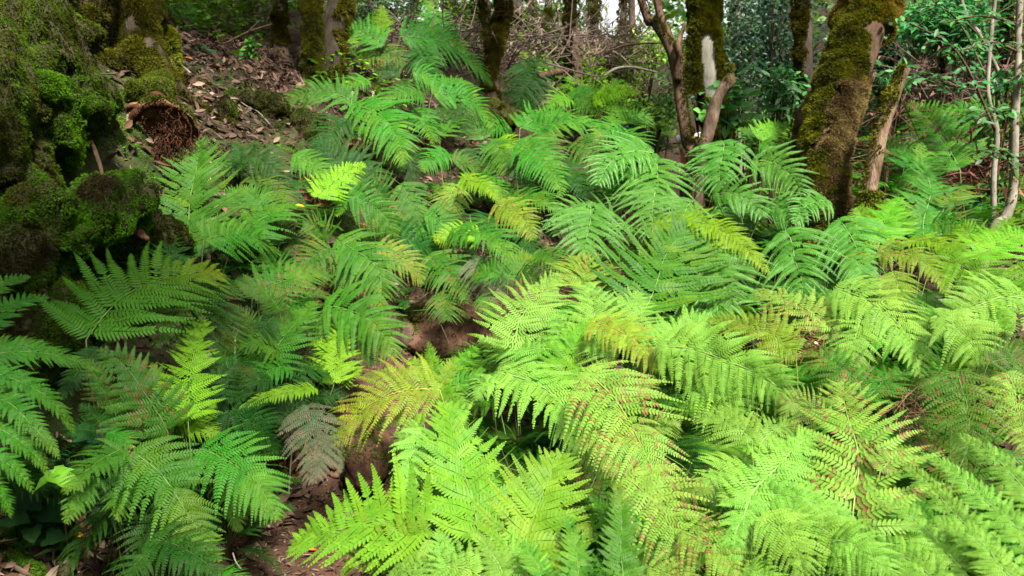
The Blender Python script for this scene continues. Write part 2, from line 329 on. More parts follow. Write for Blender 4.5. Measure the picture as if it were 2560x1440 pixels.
# ------------------------------------------------------------------ ferns
# depth along the view axis of the fern tops, from sparse estimates
DM = [(0,1300,1.8),(0,1000,2.0),(0,700,2.6),(150,1100,2.1),(300,700,2.9),(550,680,3.1),(480,480,3.6),(600,1000,2.7),(450,1350,2.35),(620,1200,2.6),(700,830,3.2),(900,700,4.2),(800,1000,3.2),(790,1150,3.0),(900,850,3.7),
      (700,550,4.1),(960,340,5.4),(800,240,6),(1100,150,7.3),(900,80,7.6),(1200,380,6.3),(1000,560,4.9),(1200,600,5.2),(1350,320,7.0),(1480,300,7.8),(1150,720,4.7),(1100,900,3.4),(1300,700,3.5),(1250,1000,2.9),
      (1050,1080,2.6),(850,1350,2.1),(1150,1400,1.65),(1500,1400,1.6),(1300,1200,2.15),(1600,1100,2.1),(1600,900,2.6),(1700,700,3.5),(1500,580,4.3),(1500,420,5.4),(1800,400,5.0),(1950,640,3.8),(1900,480,4.7),
      (2200,450,5.2),(2350,420,5.2),(2500,580,3.8),(2500,700,3.1),(2200,800,2.7),(2000,900,2.4),(2300,1000,2.1),(2100,1150,1.85),(1900,1050,2.0),(2500,1000,1.9),(2500,1300,1.35),(2200,1400,1.35),(1850,1350,1.5),
      (2400,1200,1.5),(2050,1400,1.4),(2300,250,6.5),(2560,250,6),(450,50,8.5),(1500,220,9),(1300,130,10)]
DMa = np.array(DM, float); _df = tps(DMa[:, :2]/1000, np.log(DMa[:, 2]), lam=.01)
def depth(px, py): return float(np.clip(np.exp(_df(np.array([[px/1000, py/1000]])))[0], 1.1, 14))
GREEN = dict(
 G=dict(c=(0.028, 0.142, 0.010), y=.045, br=.02), D=dict(c=(0.011, 0.06, 0.006), y=.03, br=.02), L=dict(c=(0.12, 0.28, 0.008), y=.1, br=0), P=dict(c=(0.128, 0.290, 0.038), y=.08, br=.01),  # D: green darkened so lower fronds carry the shade of the gaps
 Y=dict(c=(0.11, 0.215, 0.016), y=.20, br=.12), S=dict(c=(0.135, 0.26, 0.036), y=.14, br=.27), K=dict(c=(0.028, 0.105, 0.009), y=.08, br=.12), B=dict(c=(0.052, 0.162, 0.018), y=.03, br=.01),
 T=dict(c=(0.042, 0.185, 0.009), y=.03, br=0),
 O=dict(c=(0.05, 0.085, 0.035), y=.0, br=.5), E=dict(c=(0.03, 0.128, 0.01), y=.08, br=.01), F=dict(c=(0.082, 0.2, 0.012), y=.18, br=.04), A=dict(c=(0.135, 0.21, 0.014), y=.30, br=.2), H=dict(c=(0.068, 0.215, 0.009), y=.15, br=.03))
SHAPE = dict(   # pinna pairs, pinnule spacing / width, aspect, droop
 G=dict(n=18, m=19, wr=.86, dr=.32, a0=72, a1=40, prof=.80, lo=.78), E=dict(n=15, m=17, wr=1.12, dr=.06, a0=80, a1=42, prof=.75, lo=.8), B=dict(n=13, m=22, wr=.9, dr=.30, a0=70, a1=45, prof=.7, lo=.8))
SH_OF = dict(E='E', F='E', B='B')
YEL = np.array([.215, .235, .014]); BRN = np.array([.17, .06, .035]); PUR = np.array([.15, .085, .07])
TM_LO = (np.array([(0, -.42, .0), (0, 0, -.12), (0, .42, .0), (.5, -.46, .0), (.5, 0, -.14), (.5, .46, .0), (1, 0, 0)]), [(0, 3, 4, 1), (1, 4, 5, 2)], [(3, 6, 4), (4, 6, 5)])
_st = [(0, .40), (.14, .56), (.2, .40), (.36, .54), (.42, .38), (.58, .46), (.64, .3), (.8, .3)]
TM_HI = (np.array([v for s, w in _st for v in ((s+(.0 if w < .45 and s else .0), -w, 0), (s-.05*(s > 0), 0, -.12), (s, w, 0))]+[(1, 0, 0)]),
         [q for k in range(len(_st)-1) for q in ((3*k, 3*k+3, 3*k+4, 3*k+1), (3*k+1, 3*k+4, 3*k+5, 3*k+2))], [(21, 24, 22), (22, 24, 23)])
def bez(p0, p1, p2, t):
    t = np.asarray(t)[..., None]; return (1-t)**2*p0+2*(1-t)*t*p1+t*t*p2, 2*(1-t)*(p1-p0)+2*t*(p2-p1)
def frond_arrays(B, M, Tp, N0, width, style, seed, hi=False, wk=1.):
    """blade along the bezier B-M-Tp, half-width from width; returns leaf mesh data and stalk mesh data (world space)"""
    r = np.random.default_rng(seed); g = GREEN[style]; s = SHAPE[SH_OF.get(style, 'G')]
    L = np.linalg.norm(Tp-B); n = s['n']+r.integers(-1, 3); hw = width*.5
    n = int(n*np.clip((L/width/1.3)**.5*(L/.55)**.35, .8, 1.5))
    i = np.arange(n); u = 1-(1-(i+.3)/(n+.25))**1.2
    side = np.array([-1., 1.])
    uu = (u[:, None]+np.array([0, .018])[None]).clip(0, .995)                              # slightly staggered pairs
    R, T = bez(B, M, Tp, uu); T = nrm(T); tw = r.normal(0, .32); S0 = nrm(np.cross(nrm(Tp-B), N0)); wv_ = L*r.normal(0, .018)*np.sin(uu*6.3+r.uniform(0, 6))*uu*(1-uu)*4; R = R+S0*wv_[..., None]
    S = nrm(np.cross(T, nrm(N0+S0*(tw*uu)[..., None]))); Nn = np.cross(S, T)
    prof = np.minimum(1, s['lo']+1.1*uu)*(1-uu)**s['prof']*(1+.12*uu); prof = prof/prof.max()
    al = np.radians(s['a0']+(s['a1']-s['a0'])*uu)+r.normal(0, .03, uu.shape)
    lr = r.uniform(.9, 1.06, uu.shape); lr[r.uniform(size=uu.shape) < .03] *= .55
    pl = hw*prof*lr/np.sin(al).clip(.5)                                                   # pinna length
    lift = r.normal(.28, .06, uu.shape)
    d0 = np.cos(al)[..., None]*T+np.sin(al)[..., None]*S*side[None, :, None]+lift[..., None]*Nn
    m = int(s['m']*np.clip((width/.3)**.5, .85, 1.5))
    v = (np.arange(m)+.35)/(m+.2); v = 1-(1-v)**1.08
    v4 = v[None, None, :, None]
    bend = r.uniform(.06, .2, uu.shape)[..., None, None]*(1 if SH_OF.get(style) != 'B' else 1.8)
    dr = (s['dr']*r.uniform(.6, 1.5, uu.shape))[..., None, None]
    pt = lambda vv: R[:, :, None]+pl[..., None, None]*(vv*d0[:, :, None]+bend*vv**2.2*T[:, :, None]-dr*vv**2*(.5*Nn[:, :, None]+.6*UP)+.02*np.sin(vv*9+uu[..., None, None]*31)*Nn[:, :, None])
    p = pt(v4); t = nrm(pt(v4+.01)-pt(v4-.01)); b = nrm(np.cross(Nn[:, :, None], t)); pn = np.cross(t, b); ro = (r.normal(0, .13, (n, 2, 1))+r.normal(0, .2, (n, 2, 1))*v[None, None])[..., None]; b = nrm(b*np.cos(ro)+pn*np.sin(ro)); pn = np.cross(t, b)
    gap = L*np.gradient(u)[:, None]*np.sin(al)
    pw = np.minimum(gap*(.80 if style == 'B' else .94 if style in 'PHFAYT' else .78 if style == 'E' else .88), pl*.5)                                                       # pinnule length next to the costa
    pr = (np.minimum(1, .78+2.2*v)*(1-v)**.72)[None, None]*1.08
    plen = pw[..., None]*pr*r.uniform(.84, 1.1, (n, 2, m))
    plen = plen*np.where(r.uniform(size=(n, 2, m)) < .025, .25, 1)*np.where((r.uniform(size=(n, 2, 1)) < .06) & (v[None, None] > r.uniform(.4, .95, (n, 2, 1))), .05, 1)
    spv = np.gradient(v)[None, None]*pl[..., None]; pwid = spv*s['wr']*.98*wk
    be = np.radians(74-22*v)[None, None, :, None]
    tm, tq, tt = TM_HI if hi else TM_LO
    Vs = []; Cs = []
    base = np.array(g['c'])*r.uniform(.88, 1.12)
    nzp = r.normal(0, 1, (n, 2, 1)); yl = np.clip(g['y']*(.35+.35*r.normal(0, 1, (n, 2, m))*.6+.3*nzp+.5*v[None, None]**2)+(.22+.2*(g['y'] > .25))*(g['y'] > .04)*np.clip(fbm(p.reshape(-1, 3), 7, 2, seed % 31).reshape(n, 2, m)-.15, 0, 1), 0, 1)
    if style in 'LGT': yl = np.clip(yl+(.8 if style == 'T' else .25)*uu[..., None]**3, 0, 1)
    cl = (fbm(p.reshape(-1, 3), 22, 2, seed % 50)*.32).reshape(n, 2, m)+r.normal(0, .5, (n, 2, m))
    brn = np.clip((cl+1.1*g['br']-.62+.25*v[None, None])*2.2*(g['br'] > .05), 0, 1)
    if style == 'O': brn = np.clip(.1+.5*uu[..., None]+cl*.7, 0, 1)
    bc = PUR if style == 'O' else BRN
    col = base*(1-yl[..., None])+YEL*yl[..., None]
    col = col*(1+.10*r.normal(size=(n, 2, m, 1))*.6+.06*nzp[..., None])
    st_ = tm[:, 0]; ww = tm[:, 1]; hh = tm[:, 2]
    for q in (-1, 1):
        dd = np.cos(be)*t+np.sin(be)*b*q+r.normal(.02, .06, (n, 2, m, 1))*pn
        wv = nrm(np.cross(pn, dd))
        curl = (.10 if s['dr'] < .3 else .28)
        V = p[..., None, :]+plen[..., None, None]*(st_[:, None]*dd[..., None, :]-curl*(st_**2)[:, None]*pn[..., None, :]+(.10*st_**2)[:, None]*t[..., None, :]) \
            + pwid[..., None, None]*(ww[:, None]*wv[..., None, :]+hh[:, None]*pn[..., None, :])
        tipb = np.clip(brn[..., None]*(.25+1.1*st_), 0, 1)[..., None]; edge = np.clip(g['y']*.55*st_**2, 0, 1)[:, None]
        c = col[..., None, :]*(1-edge)+YEL*edge; c = c*(1-tipb)+bc*tipb
        Vs.append(V.reshape(-1, len(tm), 3)); Cs.append(c.reshape(-1, len(tm), 3))
    V = np.concatenate(Vs); C = np.concatenate(Cs); k = len(V); b0 = (np.arange(k)*len(tm))[:, None, None]
    Q = (np.array(tq)[None]+b0).reshape(-1, 4); Tt = (np.array(tt)[None]+b0).reshape(-1, 3)
    # stalk: rachis tube and the costa of each pinna as a thin ridge
    mb = MB(); tt_ = np.linspace(0, 1, 16); rp, _ = bez(B, M, Tp, tt_); rp = rp+S0*np.interp(tt_, uu[:, 0], wv_[:, 0])[:, None]; rad = max(.0009, L*.0036)*(1-.8*tt_)
    pal = dict(B=(.26, .36, .15), P=(.22, .32, .11), D=(.07, .09, .03), O=(.09, .08, .04), S=(.26, .24, .08), Y=(.28, .28, .09), A=(.36, .26, .07), K=(.12, .16, .05)).get(style, (.13, .20, .05))
    pal_ = np.array(pal)
    vv = np.array([0, .25, .5, .75, .97])[None, None, :, None]; cp_ = pt(vv)+Nn[:, :, None]*.0007
    ct = nrm(pt(vv+.01)-pt(vv-.01)); cb = np.cross(Nn[:, :, None], ct); wq = (L*.0018*np.array([1, .9, .7, .5, .2]))[None, None, :, None]*(1.6 if style == 'B' else 1)
    rib = np.stack([cp_-cb*wq, cp_+Nn[:, :, None]*wq*.8, cp_+cb*wq], 3).reshape(-1, 3)
    ii = (np.arange(n*2)*15)[:, None, None, None]+(np.arange(4)*3)[None, :, None, None]+np.array([(0, 1, 4, 3), (1, 2, 5, 4)])[None, None]
    cc = np.array(pal)*.3+np.array(g['c'])*.8
    V = V.reshape(-1, 3); Q = np.vstack([Q, ii.reshape(-1, 4)+len(V)]); C = np.vstack([C.reshape(-1, 3), np.broadcast_to(cc if style != 'B' else (.26, .42, .2), rib.shape)]); V = np.vstack([V, rib])
    a, b_, _n = tube_geo(rp-np.array([0, 0, .0006]), rad*.95, 3, False); Q = np.vstack([Q, b_+len(V)]); C = np.vstack([C, np.broadcast_to(pal_, a.shape)]); V = np.vstack([V, a])
    return (V, Q, Tt, C), pal_, rp, rad
_lab = {}
def fern(label, spec, fill=5, fstyle=None, dk=1.0, group=None, hi=None, crown=None, skirt=0):
    """spec: one frond per line 'blade-base x y, tip x y, width, style, bulge' read off the picture; each gets its true depth"""
    fr = []
    for k, line in enumerate(spec.strip().split(';')):
        w = line.split()
        if not w: continue
        bx, by, tx, ty, wd = map(float, w[:5]); st = w[5]; bu = float(w[6]) if len(w) > 6 else 12.; dd = float(w[7]) if len(w) > 7 else 1.
        d0 = depth(bx, by)*dk*dd*(1+.012*((k*37 % 7)-3)); d1 = depth(tx, ty)*dk*dd*(1+.012*((k*53 % 7)-3))
        # a frond is about as deep in space as it is long: limit how fast the depth changes along it
        plen = math.hypot(tx-bx, ty-by)/F*.5*(d0+d1); dm = .5*(d0+d1); lim = .9*plen
        if abs(d1-d0) > lim: d0, d1 = dm-.5*np.sign(d1-d0)*lim, dm+.5*np.sign(d1-d0)*lim
        cx, cy = (bx+tx)/2, (by+ty)/2; L2 = math.hypot(tx-bx, ty-by)+1e-6; nx, ny = (ty-by)/L2, -(tx-bx)/L2
        if ny > 0: nx, ny = -nx, -ny
        cxx, cyy = cx+nx*bu*1.6, cy+ny*bu*1.6
        Bp, Tp = P(bx, by, d0), P(tx, ty, d1); Mp = P(cxx, cyy, dm*1.0)+np.array([0, 0, .04*plen])
        fr.append([Bp, Mp, Tp, wd/F*dm, st, dm])
    Bs = np.array([f[0] for f in fr]); Ds = nrm(np.array([(f[1]-f[0])*[1, 1, .0] for f in fr])).mean(0)
    c = Bs.mean(0)-Ds*.16
    if crown is not None: c = P(*crown)
    c[2] = gz_fast(c[:1], c[1:2])[0]+.03
    if path_dist(c[:1], c[1:2])[0] < .30:          # never root in the bare path
        c = c+np.array([.32, 0, 0])*(1 if c[0] > np.interp(c[1], PATH[:, 1], PATH[:, 0]) else -1); c[2] = gz_fast(c[:1], c[1:2])[0]+.03
    root = thing('fern', c, label, 'fern', group)
    for Bp, Mp, Tp, wd, st, dm in fr:
        seed = int(rng.integers(1, 10**6)); toc = nrm(CAM-(Bp+Tp)/2); ax = nrm(Tp-Bp)
        N0 = nrm(UP*(.45 if st == 'B' else .60)+toc*(.85 if st == 'B' else .62)+rand_unit(1)[0]*.14); N0 = nrm(N0-ax*(N0@ax))
        h = (dm < 2.9) if hi is None else hi
        (V, Q, T, C), pal, rp, rad = frond_arrays(Bp, Mp, Tp, N0, wd*(1.1 if dm < 3.3 else 1.3), st, seed, h, 1. if dm < 3.3 else 1.2); mb = MB()
        f = obj('frond', mesh_from('frond', V-c, Q, T, C, False, [M_fern]), root)
        t0 = nrm(Mp-Bp); H = Bp-c; Lh = np.linalg.norm(H)
        kk = Bp*.8+c*.2-t0*.1*Lh; kk[2] = c[2]+.45*(Bp[2]-c[2]); q, _ = bez(c-UP*.03, kk, Bp, np.linspace(0, 1, 14))
        k_ = np.linspace(0, 1, 14)[:, None]; low = np.array([.10, .14, .035])*(.4 if st in 'DO' else 1)
        G_, Q_, T_ = tube_geo(np.vstack([q, rp[1:]]), np.concatenate([np.linspace(.0034, rad[0], 14), rad[1:]]), 5); cc = np.repeat(np.vstack([low*(1-k_)+pal*k_, np.repeat(pal[None], len(rp)-1, 0)]), 5, 0)
        mb.add(G_, Q_, T_, np.vstack([cc, low, pal]))
        mb.build('stalk', M_stalk, f, True, c)
        f['label'] = dict(L='young lime green frond', B='blue green frond with drooping pinnae', S='frond speckled with dead brown tips', O='purplish brown ageing frond', A='orange yellow withering frond', Y='yellowing frond').get(st, '') or f.get('label', 'green frond')
    if fill: add_fill(root, c, fill, fstyle or fr[0][4], np.mean([f[0][2] for f in fr])-c[2], fr[0][5])
    if skirt: dead_skirt(root, skirt)
    mb = MB()                                        # fibrous brown crown at the foot of the fronds
    for k in range(26):
        a = rng.uniform(0, 6.28); l = rng.uniform(.04, .10); e = np.array([math.cos(a)*l*.6, math.sin(a)*l*.6, l*rng.uniform(.2, 1)])
        mb.add(*tube_geo(catmull([(0, 0, -.03), e*.5+(0, 0, .02), e], 5), [.008, .007, .006, .004, .002], 4), col=np.array([.05, .024, .014])*rng.uniform(.5, 1.5))
    mb.build('rootstock', M_stalk, root)
    return root
# a small library of arching fronds shared by the lower layers (base at origin, grows along +Y)
LIB = {}
def lib(style, k, broad=1.):
    key = (style, k)
    if key not in LIB:
        L = 1.0; b = .26; up = [.55, .75, .42][k % 3]; Bp = np.array([0, .20, up*.55]); Mp = np.array([.02, .55, up*1.08]); Tp = np.array([[.05, -.06, .0][k % 3], 1.0, up*[.72, .5, .35][k % 3]])
        N0 = nrm(np.array([.1*(k-1), -.25, 1.]))
        (V, Q, T, C), pal, rp, rad = frond_arrays(Bp, Mp, Tp, N0, .52, style, 900+k*13+ord(style), False, 1.15); mb = MB()
        t0 = nrm(Mp-Bp); q = catmull([(0, 0, 0), Bp*.45-(0, .02, 0), Bp], 8); mb.add(*tube_geo(np.vstack([q, rp[1:]]), np.concatenate([np.linspace(.007, rad[0], 8), rad[1:]]), 4), col=pal*.8)
        V0 = np.concatenate(mb.V)
        LIB[key] = (mesh_from('frond', V, Q, T, C, False, [M_fern]), mesh_from('stalk', V0, np.concatenate(mb.Q), np.concatenate(mb.T), np.concatenate(mb.C), True, [M_stalk]))
    return LIB[key]
def add_fill(root, c, n, style, h, d, spread=1., a0=None, avoid=True):
    base = rng.uniform(0, 6.28) if a0 is None else a0
    for k in range(n):
        a = base+k*6.283/n+rng.normal(0, .22); sc = max(.28, h)*rng.uniform(.85, 1.12)*spread
        if avoid and c[1] < 6:                     # keep the bare path free
            e = c+np.array([-math.sin(a), math.cos(a), 0])*sc*.85
            if path_dist(e[:1], e[1:2])[0] < .22: sc *= .55
        dist = np.linalg.norm((c-CAM)[:2])
        if dist < 1.3: sc *= .8
        st = style
        me, ms = lib(st, int(rng.integers(0, 3)))
        f = obj('frond', me, root); f.rotation_euler = (rng.normal(0, .08), rng.normal(0, .12), a); f.scale = (sc*rng.uniform(.85, 1.15), sc, sc*rng.uniform(.75, 1.05))
        obj('stalk', ms, f)
SK = {}
def dead_skirt(root, n):
    for k in range(n):
        j = k % 3
        if j not in SK:
            mb = MB(); r = np.random.default_rng(50+j)
            for i in range(26):
                a = r.normal(0, .5); l = r.uniform(.25, .6); x0 = r.normal(0, .06); q = catmull([(x0*.4, 0, .12), (x0, .05+r.uniform(0, .03), .13), (x0+math.sin(a)*.05, .09+r.normal(0, .02), .10-l*.4), (x0+math.sin(a)*.08+r.normal(0, .03), .10+r.normal(0, .03), .10-l)], 9)
                mb.add(*tube_geo(q, np.linspace(.0035, .0015, 9), 3), col=np.array([.22, .085, .045])*r.uniform(.4, 1.3))
                for m in range(14):
                    t = r.integers(3, 9); p = q[t]; e = p+r.normal(0, .022, 3)-(0, 0, .015); s = r.normal(0, .006, 3)
                    mb.add([p-s, p+s, e], None, [(0, 1, 2)], np.array([.24, .1, .05])*r.uniform(.4, 1.4))
            SK[j] = mesh_from('dead_fronds', np.concatenate(mb.V), np.concatenate(mb.Q), np.concatenate(mb.T), np.concatenate(mb.C), False, [M_dry])
        o = obj('dead_fronds', SK[j], root); o.rotation_euler = (0, 0, math.pi+(rng.uniform(-.8, .8) if k else 0)); s = rng.uniform(.8, 1.3); o.scale = (s, s, s)
        o['label'] = 'hanging skirt of dead brown fronds'

# the ferns of the photograph, plant by plant
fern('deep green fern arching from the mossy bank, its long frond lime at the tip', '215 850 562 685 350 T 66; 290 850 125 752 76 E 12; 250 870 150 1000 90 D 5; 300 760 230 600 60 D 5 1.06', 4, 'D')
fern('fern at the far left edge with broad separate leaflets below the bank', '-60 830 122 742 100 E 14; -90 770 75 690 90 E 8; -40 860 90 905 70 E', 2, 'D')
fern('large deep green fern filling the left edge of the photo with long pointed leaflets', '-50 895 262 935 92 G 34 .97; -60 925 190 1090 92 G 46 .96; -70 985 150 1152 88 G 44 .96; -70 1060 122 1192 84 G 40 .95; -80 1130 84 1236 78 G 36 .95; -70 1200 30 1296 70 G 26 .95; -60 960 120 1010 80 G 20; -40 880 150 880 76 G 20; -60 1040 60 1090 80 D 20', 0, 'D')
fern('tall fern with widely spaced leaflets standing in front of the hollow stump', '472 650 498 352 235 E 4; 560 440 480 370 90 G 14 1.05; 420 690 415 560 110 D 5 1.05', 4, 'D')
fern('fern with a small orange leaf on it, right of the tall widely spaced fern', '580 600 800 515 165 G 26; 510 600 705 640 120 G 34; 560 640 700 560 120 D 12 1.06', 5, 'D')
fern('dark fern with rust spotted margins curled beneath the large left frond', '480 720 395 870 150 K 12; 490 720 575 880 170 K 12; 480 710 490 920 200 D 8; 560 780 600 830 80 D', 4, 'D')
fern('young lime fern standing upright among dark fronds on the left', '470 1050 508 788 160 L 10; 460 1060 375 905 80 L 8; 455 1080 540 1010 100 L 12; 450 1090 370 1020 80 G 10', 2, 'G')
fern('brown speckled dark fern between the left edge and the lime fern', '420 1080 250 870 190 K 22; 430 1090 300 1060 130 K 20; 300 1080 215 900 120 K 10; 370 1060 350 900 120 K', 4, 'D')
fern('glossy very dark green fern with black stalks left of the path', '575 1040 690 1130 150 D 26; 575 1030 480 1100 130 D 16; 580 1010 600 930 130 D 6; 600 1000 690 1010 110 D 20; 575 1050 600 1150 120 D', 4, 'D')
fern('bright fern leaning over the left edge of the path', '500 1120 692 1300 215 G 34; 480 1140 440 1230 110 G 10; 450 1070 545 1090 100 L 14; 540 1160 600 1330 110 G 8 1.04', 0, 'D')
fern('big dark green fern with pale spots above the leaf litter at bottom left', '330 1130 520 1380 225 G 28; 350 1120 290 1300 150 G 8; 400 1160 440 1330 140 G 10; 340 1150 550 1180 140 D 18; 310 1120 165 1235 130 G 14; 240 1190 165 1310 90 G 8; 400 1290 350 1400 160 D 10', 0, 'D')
fern('low fern at the bottom edge left of the path with a yellowing frond', '370 1350 545 1440 190 D 26; 440 1330 550 1405 110 F 12; 360 1390 310 1460 130 D 8; 480 1380 490 1460 120 D', 0, 'D')
fern('purplish brown ageing fern hanging over the path edge', '770 1010 785 1208 165 O 6; 815 1080 850 1185 60 O 4; 740 1030 730 1120 70 O 4; 770 1000 860 1000 110 D 18; 720 960 700 1060 130 D 8', 2, 'D', skirt=2)
fern('short fern with a thin lime frond lying across darker ones left of the path', '790 970 592 1025 60 L 10; 700 930 840 950 120 D 20; 680 950 590 980 100 D 12; 690 940 760 1030 120 D', 4, 'D')
fern('green fern in the middle of the left bank with criss crossing fronds', '650 930 795 752 180 G 10; 700 880 570 860 120 G 10; 730 920 620 960 120 G 16; 640 850 590 770 90 G 5', 4, 'D')
fern('upright lime fern beside the brown hanging stalks left of the path', '835 960 862 800 110 L 8; 840 900 780 850 60 L 6; 850 955 905 925 60 L 6', 2, 'G')
fern('blue green fern drooping over the left side of the path', '810 765 985 895 180 G 44; 850 800 925 915 110 K 18; 800 790 830 900 110 K 10; 790 770 700 800 100 G 16', 5, 'D', skirt=2)
fern('fern with a long frond hanging above the curved root', '840 600 952 770 160 G 48; 830 620 740 700 120 K 20; 850 640 880 740 110 G 8; 820 600 760 560 110 K 12', 5, 'D', skirt=2)
fern('rust tipped fern behind the large left frond', '630 750 830 690 135 K 30; 640 740 590 700 80 K 8; 650 770 740 800 110 K 14; 700 700 650 640 110 G', 4, 'D', skirt=1)
fern('fern with two yellowing fronds arching over the curved root', '940 625 1058 712 95 Y 26; 960 590 1112 672 125 D 30; 960 610 1000 540 110 G 8; 950 600 880 590 80 D', 4, 'D', skirt=1)
fern('two toned fern with a lime frond above a dark frond over the path bend', '1200 600 1085 602 84 L 22 .98; 1120 590 1292 668 140 G 50; 1180 620 1150 680 110 D; 1210 640 1270 720 120 D 16', 5, 'D')
fern('brownish fern hanging behind the path bend', '1070 640 1165 758 130 K 18; 1100 730 1122 802 110 K 8; 1180 650 1232 762 110 O 12; 1150 640 1060 660 90 K 10; 1200 740 1225 800 70 K', 4, 'D')
fern('fern on the middle slope with a bright frond over a dark hollow', '870 490 992 592 115 G 24; 1000 500 1078 562 100 G 14; 900 480 840 540 80 G 8; 960 500 900 440 100 K 10', 5, 'D', skirt=2)
fern('lime and dark fern on the slope right of the stump', '790 495 915 412 95 L 12; 730 390 850 500 80 T 24; 900 470 785 345 160 D 12; 850 400 960 480 120 D 16', 4, 'D', skirt=2)
fern('bright fern with lime tips drooping down the middle of the slope', '880 262 1010 412 160 G 44; 890 260 705 265 110 G 40; 870 300 800 380 110 D 14; 930 300 1040 470 130 D 26 1.03; 1000 460 1040 560 110 K 10', 5, 'D', skirt=3)
fern('small feathery fern left of the drooping bright fern', '600 390 722 462 110 D 22; 610 390 560 440 80 D 8; 620 440 720 520 100 K 14', 4, 'D')
fern('fern with wide flat fronds in the middle of the slope', '1060 240 960 250 70 G 14; 1080 235 1232 322 112 G 36; 1100 260 1160 330 110 D 14; 1040 270 1080 360 90 G 8; 1080 220 1180 210 70 G 14', 5, 'D', skirt=2)
fern('tall fern under the trees with overlapping fronds near the top middle', '960 112 806 82 105 G 22; 1000 92 1232 215 128 G 40; 1040 120 1082 212 100 D 8; 890 130 1010 165 110 K 20; 1090 110 1072 2 115 G 4 1.05; 955 92 955 12 64 L 4 1.05; 880 110 850 50 60 L', 6, 'D', skirt=2)
fern('fern with a small lime frond left of the leaning brown skirt', '1230 350 1272 437 100 G 8; 1160 372 1172 444 74 D 6; 1245 350 1302 388 64 L 12 .97; 1210 350 1150 300 80 G 12', 5, 'D', skirt=1)
fern('fern drooping down a dark hollow in the middle of the slope', '1290 360 1402 492 120 G 30; 1300 380 1320 480 110 D 8; 1280 370 1210 430 100 G 16; 1390 420 1470 500 100 D 16', 5, 'D', skirt=3)
fern('fern spreading level fronds across the slope behind the middle ferns', '1300 322 1482 300 112 G 26; 1330 330 1542 348 120 G 40; 1340 340 1390 430 110 K 14; 1280 330 1200 330 90 G 16; 1440 350 1500 430 110 K 18', 6, 'D', skirt=2)
fern('very small lime fern in the centre of the slope', '1150 448 1247 502 66 L 16; 1160 450 1200 440 40 L; 1140 460 1120 540 100 Y 8 1.03', 2, 'G')
fern('yellowish fern beside the blue green ferns on the slope', '1235 512 1332 602 105 Y 26; 1260 505 1402 535 95 G 28; 1230 540 1180 600 100 D 12; 1290 560 1330 640 110 D 12', 5, 'D')
fern('small dark fern just right of the ivy at the lower left', '250 1060 200 1010 70 D 6; 290 1050 340 1010 80 D 8; 270 1080 330 1120 90 G 10; 240 1080 170 1090 80 D 12', 0, 'D')
fern('dark fern filling the shade under the lime fern on the left', '520 1000 600 900 100 D 8; 540 960 640 930 90 K 14; 500 950 560 1000 90 D 10; 570 920 540 850 80 G 5', 4, 'D')
fern('mid green fern among the crossing fronds on the left bank', '700 780 640 720 90 G 8; 720 770 800 840 110 G 20; 690 790 640 860 90 D 10; 740 760 830 740 90 K 16', 4, 'D')
fern('fern with two fronds spread flat above the orange leaf', '660 530 600 470 90 G 8; 680 520 770 450 100 D 14; 640 500 720 560 100 G 14; 560 520 620 470 80 G 10', 4, 'D')
fern('deep green fern high on the slope under the tall upper fern', '1000 190 940 180 70 D 10; 1030 180 1100 240 80 G 18; 1000 200 1010 260 80 D 8; 920 200 860 230 80 G 12', 4, 'D')
fern('feathery fern filling the slope right of the curved root', '1250 690 1180 690 90 G 14; 1270 700 1330 640 100 G 14; 1290 690 1360 720 100 D 18; 1330 640 1410 680 100 G 20', 4, 'D')
fern('fern clump between the drooping bright fern and the small lime fern', '1060 540 1130 600 100 G 18; 1090 520 1150 560 80 K 12; 1080 560 1010 610 100 G 16; 1110 480 1180 470 80 D 12', 4, 'D')
fern('fern clump on the slope left of the leaning brown skirts', '1120 380 1060 430 80 G 12; 1130 400 1200 440 90 K 14; 1100 340 1160 300 80 G 10; 1190 440 1260 500 90 G 16', 4, 'D')
# blue green drooping ferns, right of centre
fern('blue green fern with drooping comb like leaflets, leftmost of its kind', '1480 505 1468 645 180 B 6; 1540 560 1440 590 130 B 26; 1470 520 1390 590 110 B 20', 4, 'B')
fern('blue green drooping fern behind, just below the forked reddish tree', '1640 385 1495 462 150 B 46; 1640 400 1640 505 190 B 6; 1580 360 1560 420 120 B 10', 4, 'B')
fern('blue green drooping fern in front of the foot of the white barked tree', '1812 350 1800 472 150 B 5; 1880 402 2005 492 130 B 34; 1810 380 1750 440 100 B 10; 1930 340 2000 312 60 L 8 1.1', 4, 'B')
fern('blue green fern with hanging comb leaflets left of the mossy leaning trunk', '1780 488 1905 545 125 B 34; 1640 470 1632 585 185 B 6; 1730 500 1700 580 130 B 8; 1910 520 2010 560 110 B 18', 5, 'B')
fern('clear blue green fern with curved comb leaflets in front of the mossy leaning trunk', '1962 575 2004 745 172 B 16', 2, 'B')
fern('blue green fern partly behind a yellow green one, below the broken post', '2095 545 2150 690 165 B 18; 2070 500 1985 560 90 B 20; 2130 640 2170 740 110 B 10', 3, 'B')
fern('large dark fern with comb like fronds in the right middle behind the bright front ferns', '1605 790 1722 562 290 E 10; 1700 600 1795 792 240 B 30; 1740 640 1830 760 130 B 20; 1690 620 1800 590 130 B 22', 4, 'D')
fern('long yellow green frond fern arching over the dark comb like fern', '1630 565 1925 690 105 L 66 .97; 1760 640 1880 700 100 G 26; 1640 600 1740 560 80 H 14; 1770 590 1860 650 100 Y 18', 3, 'G')
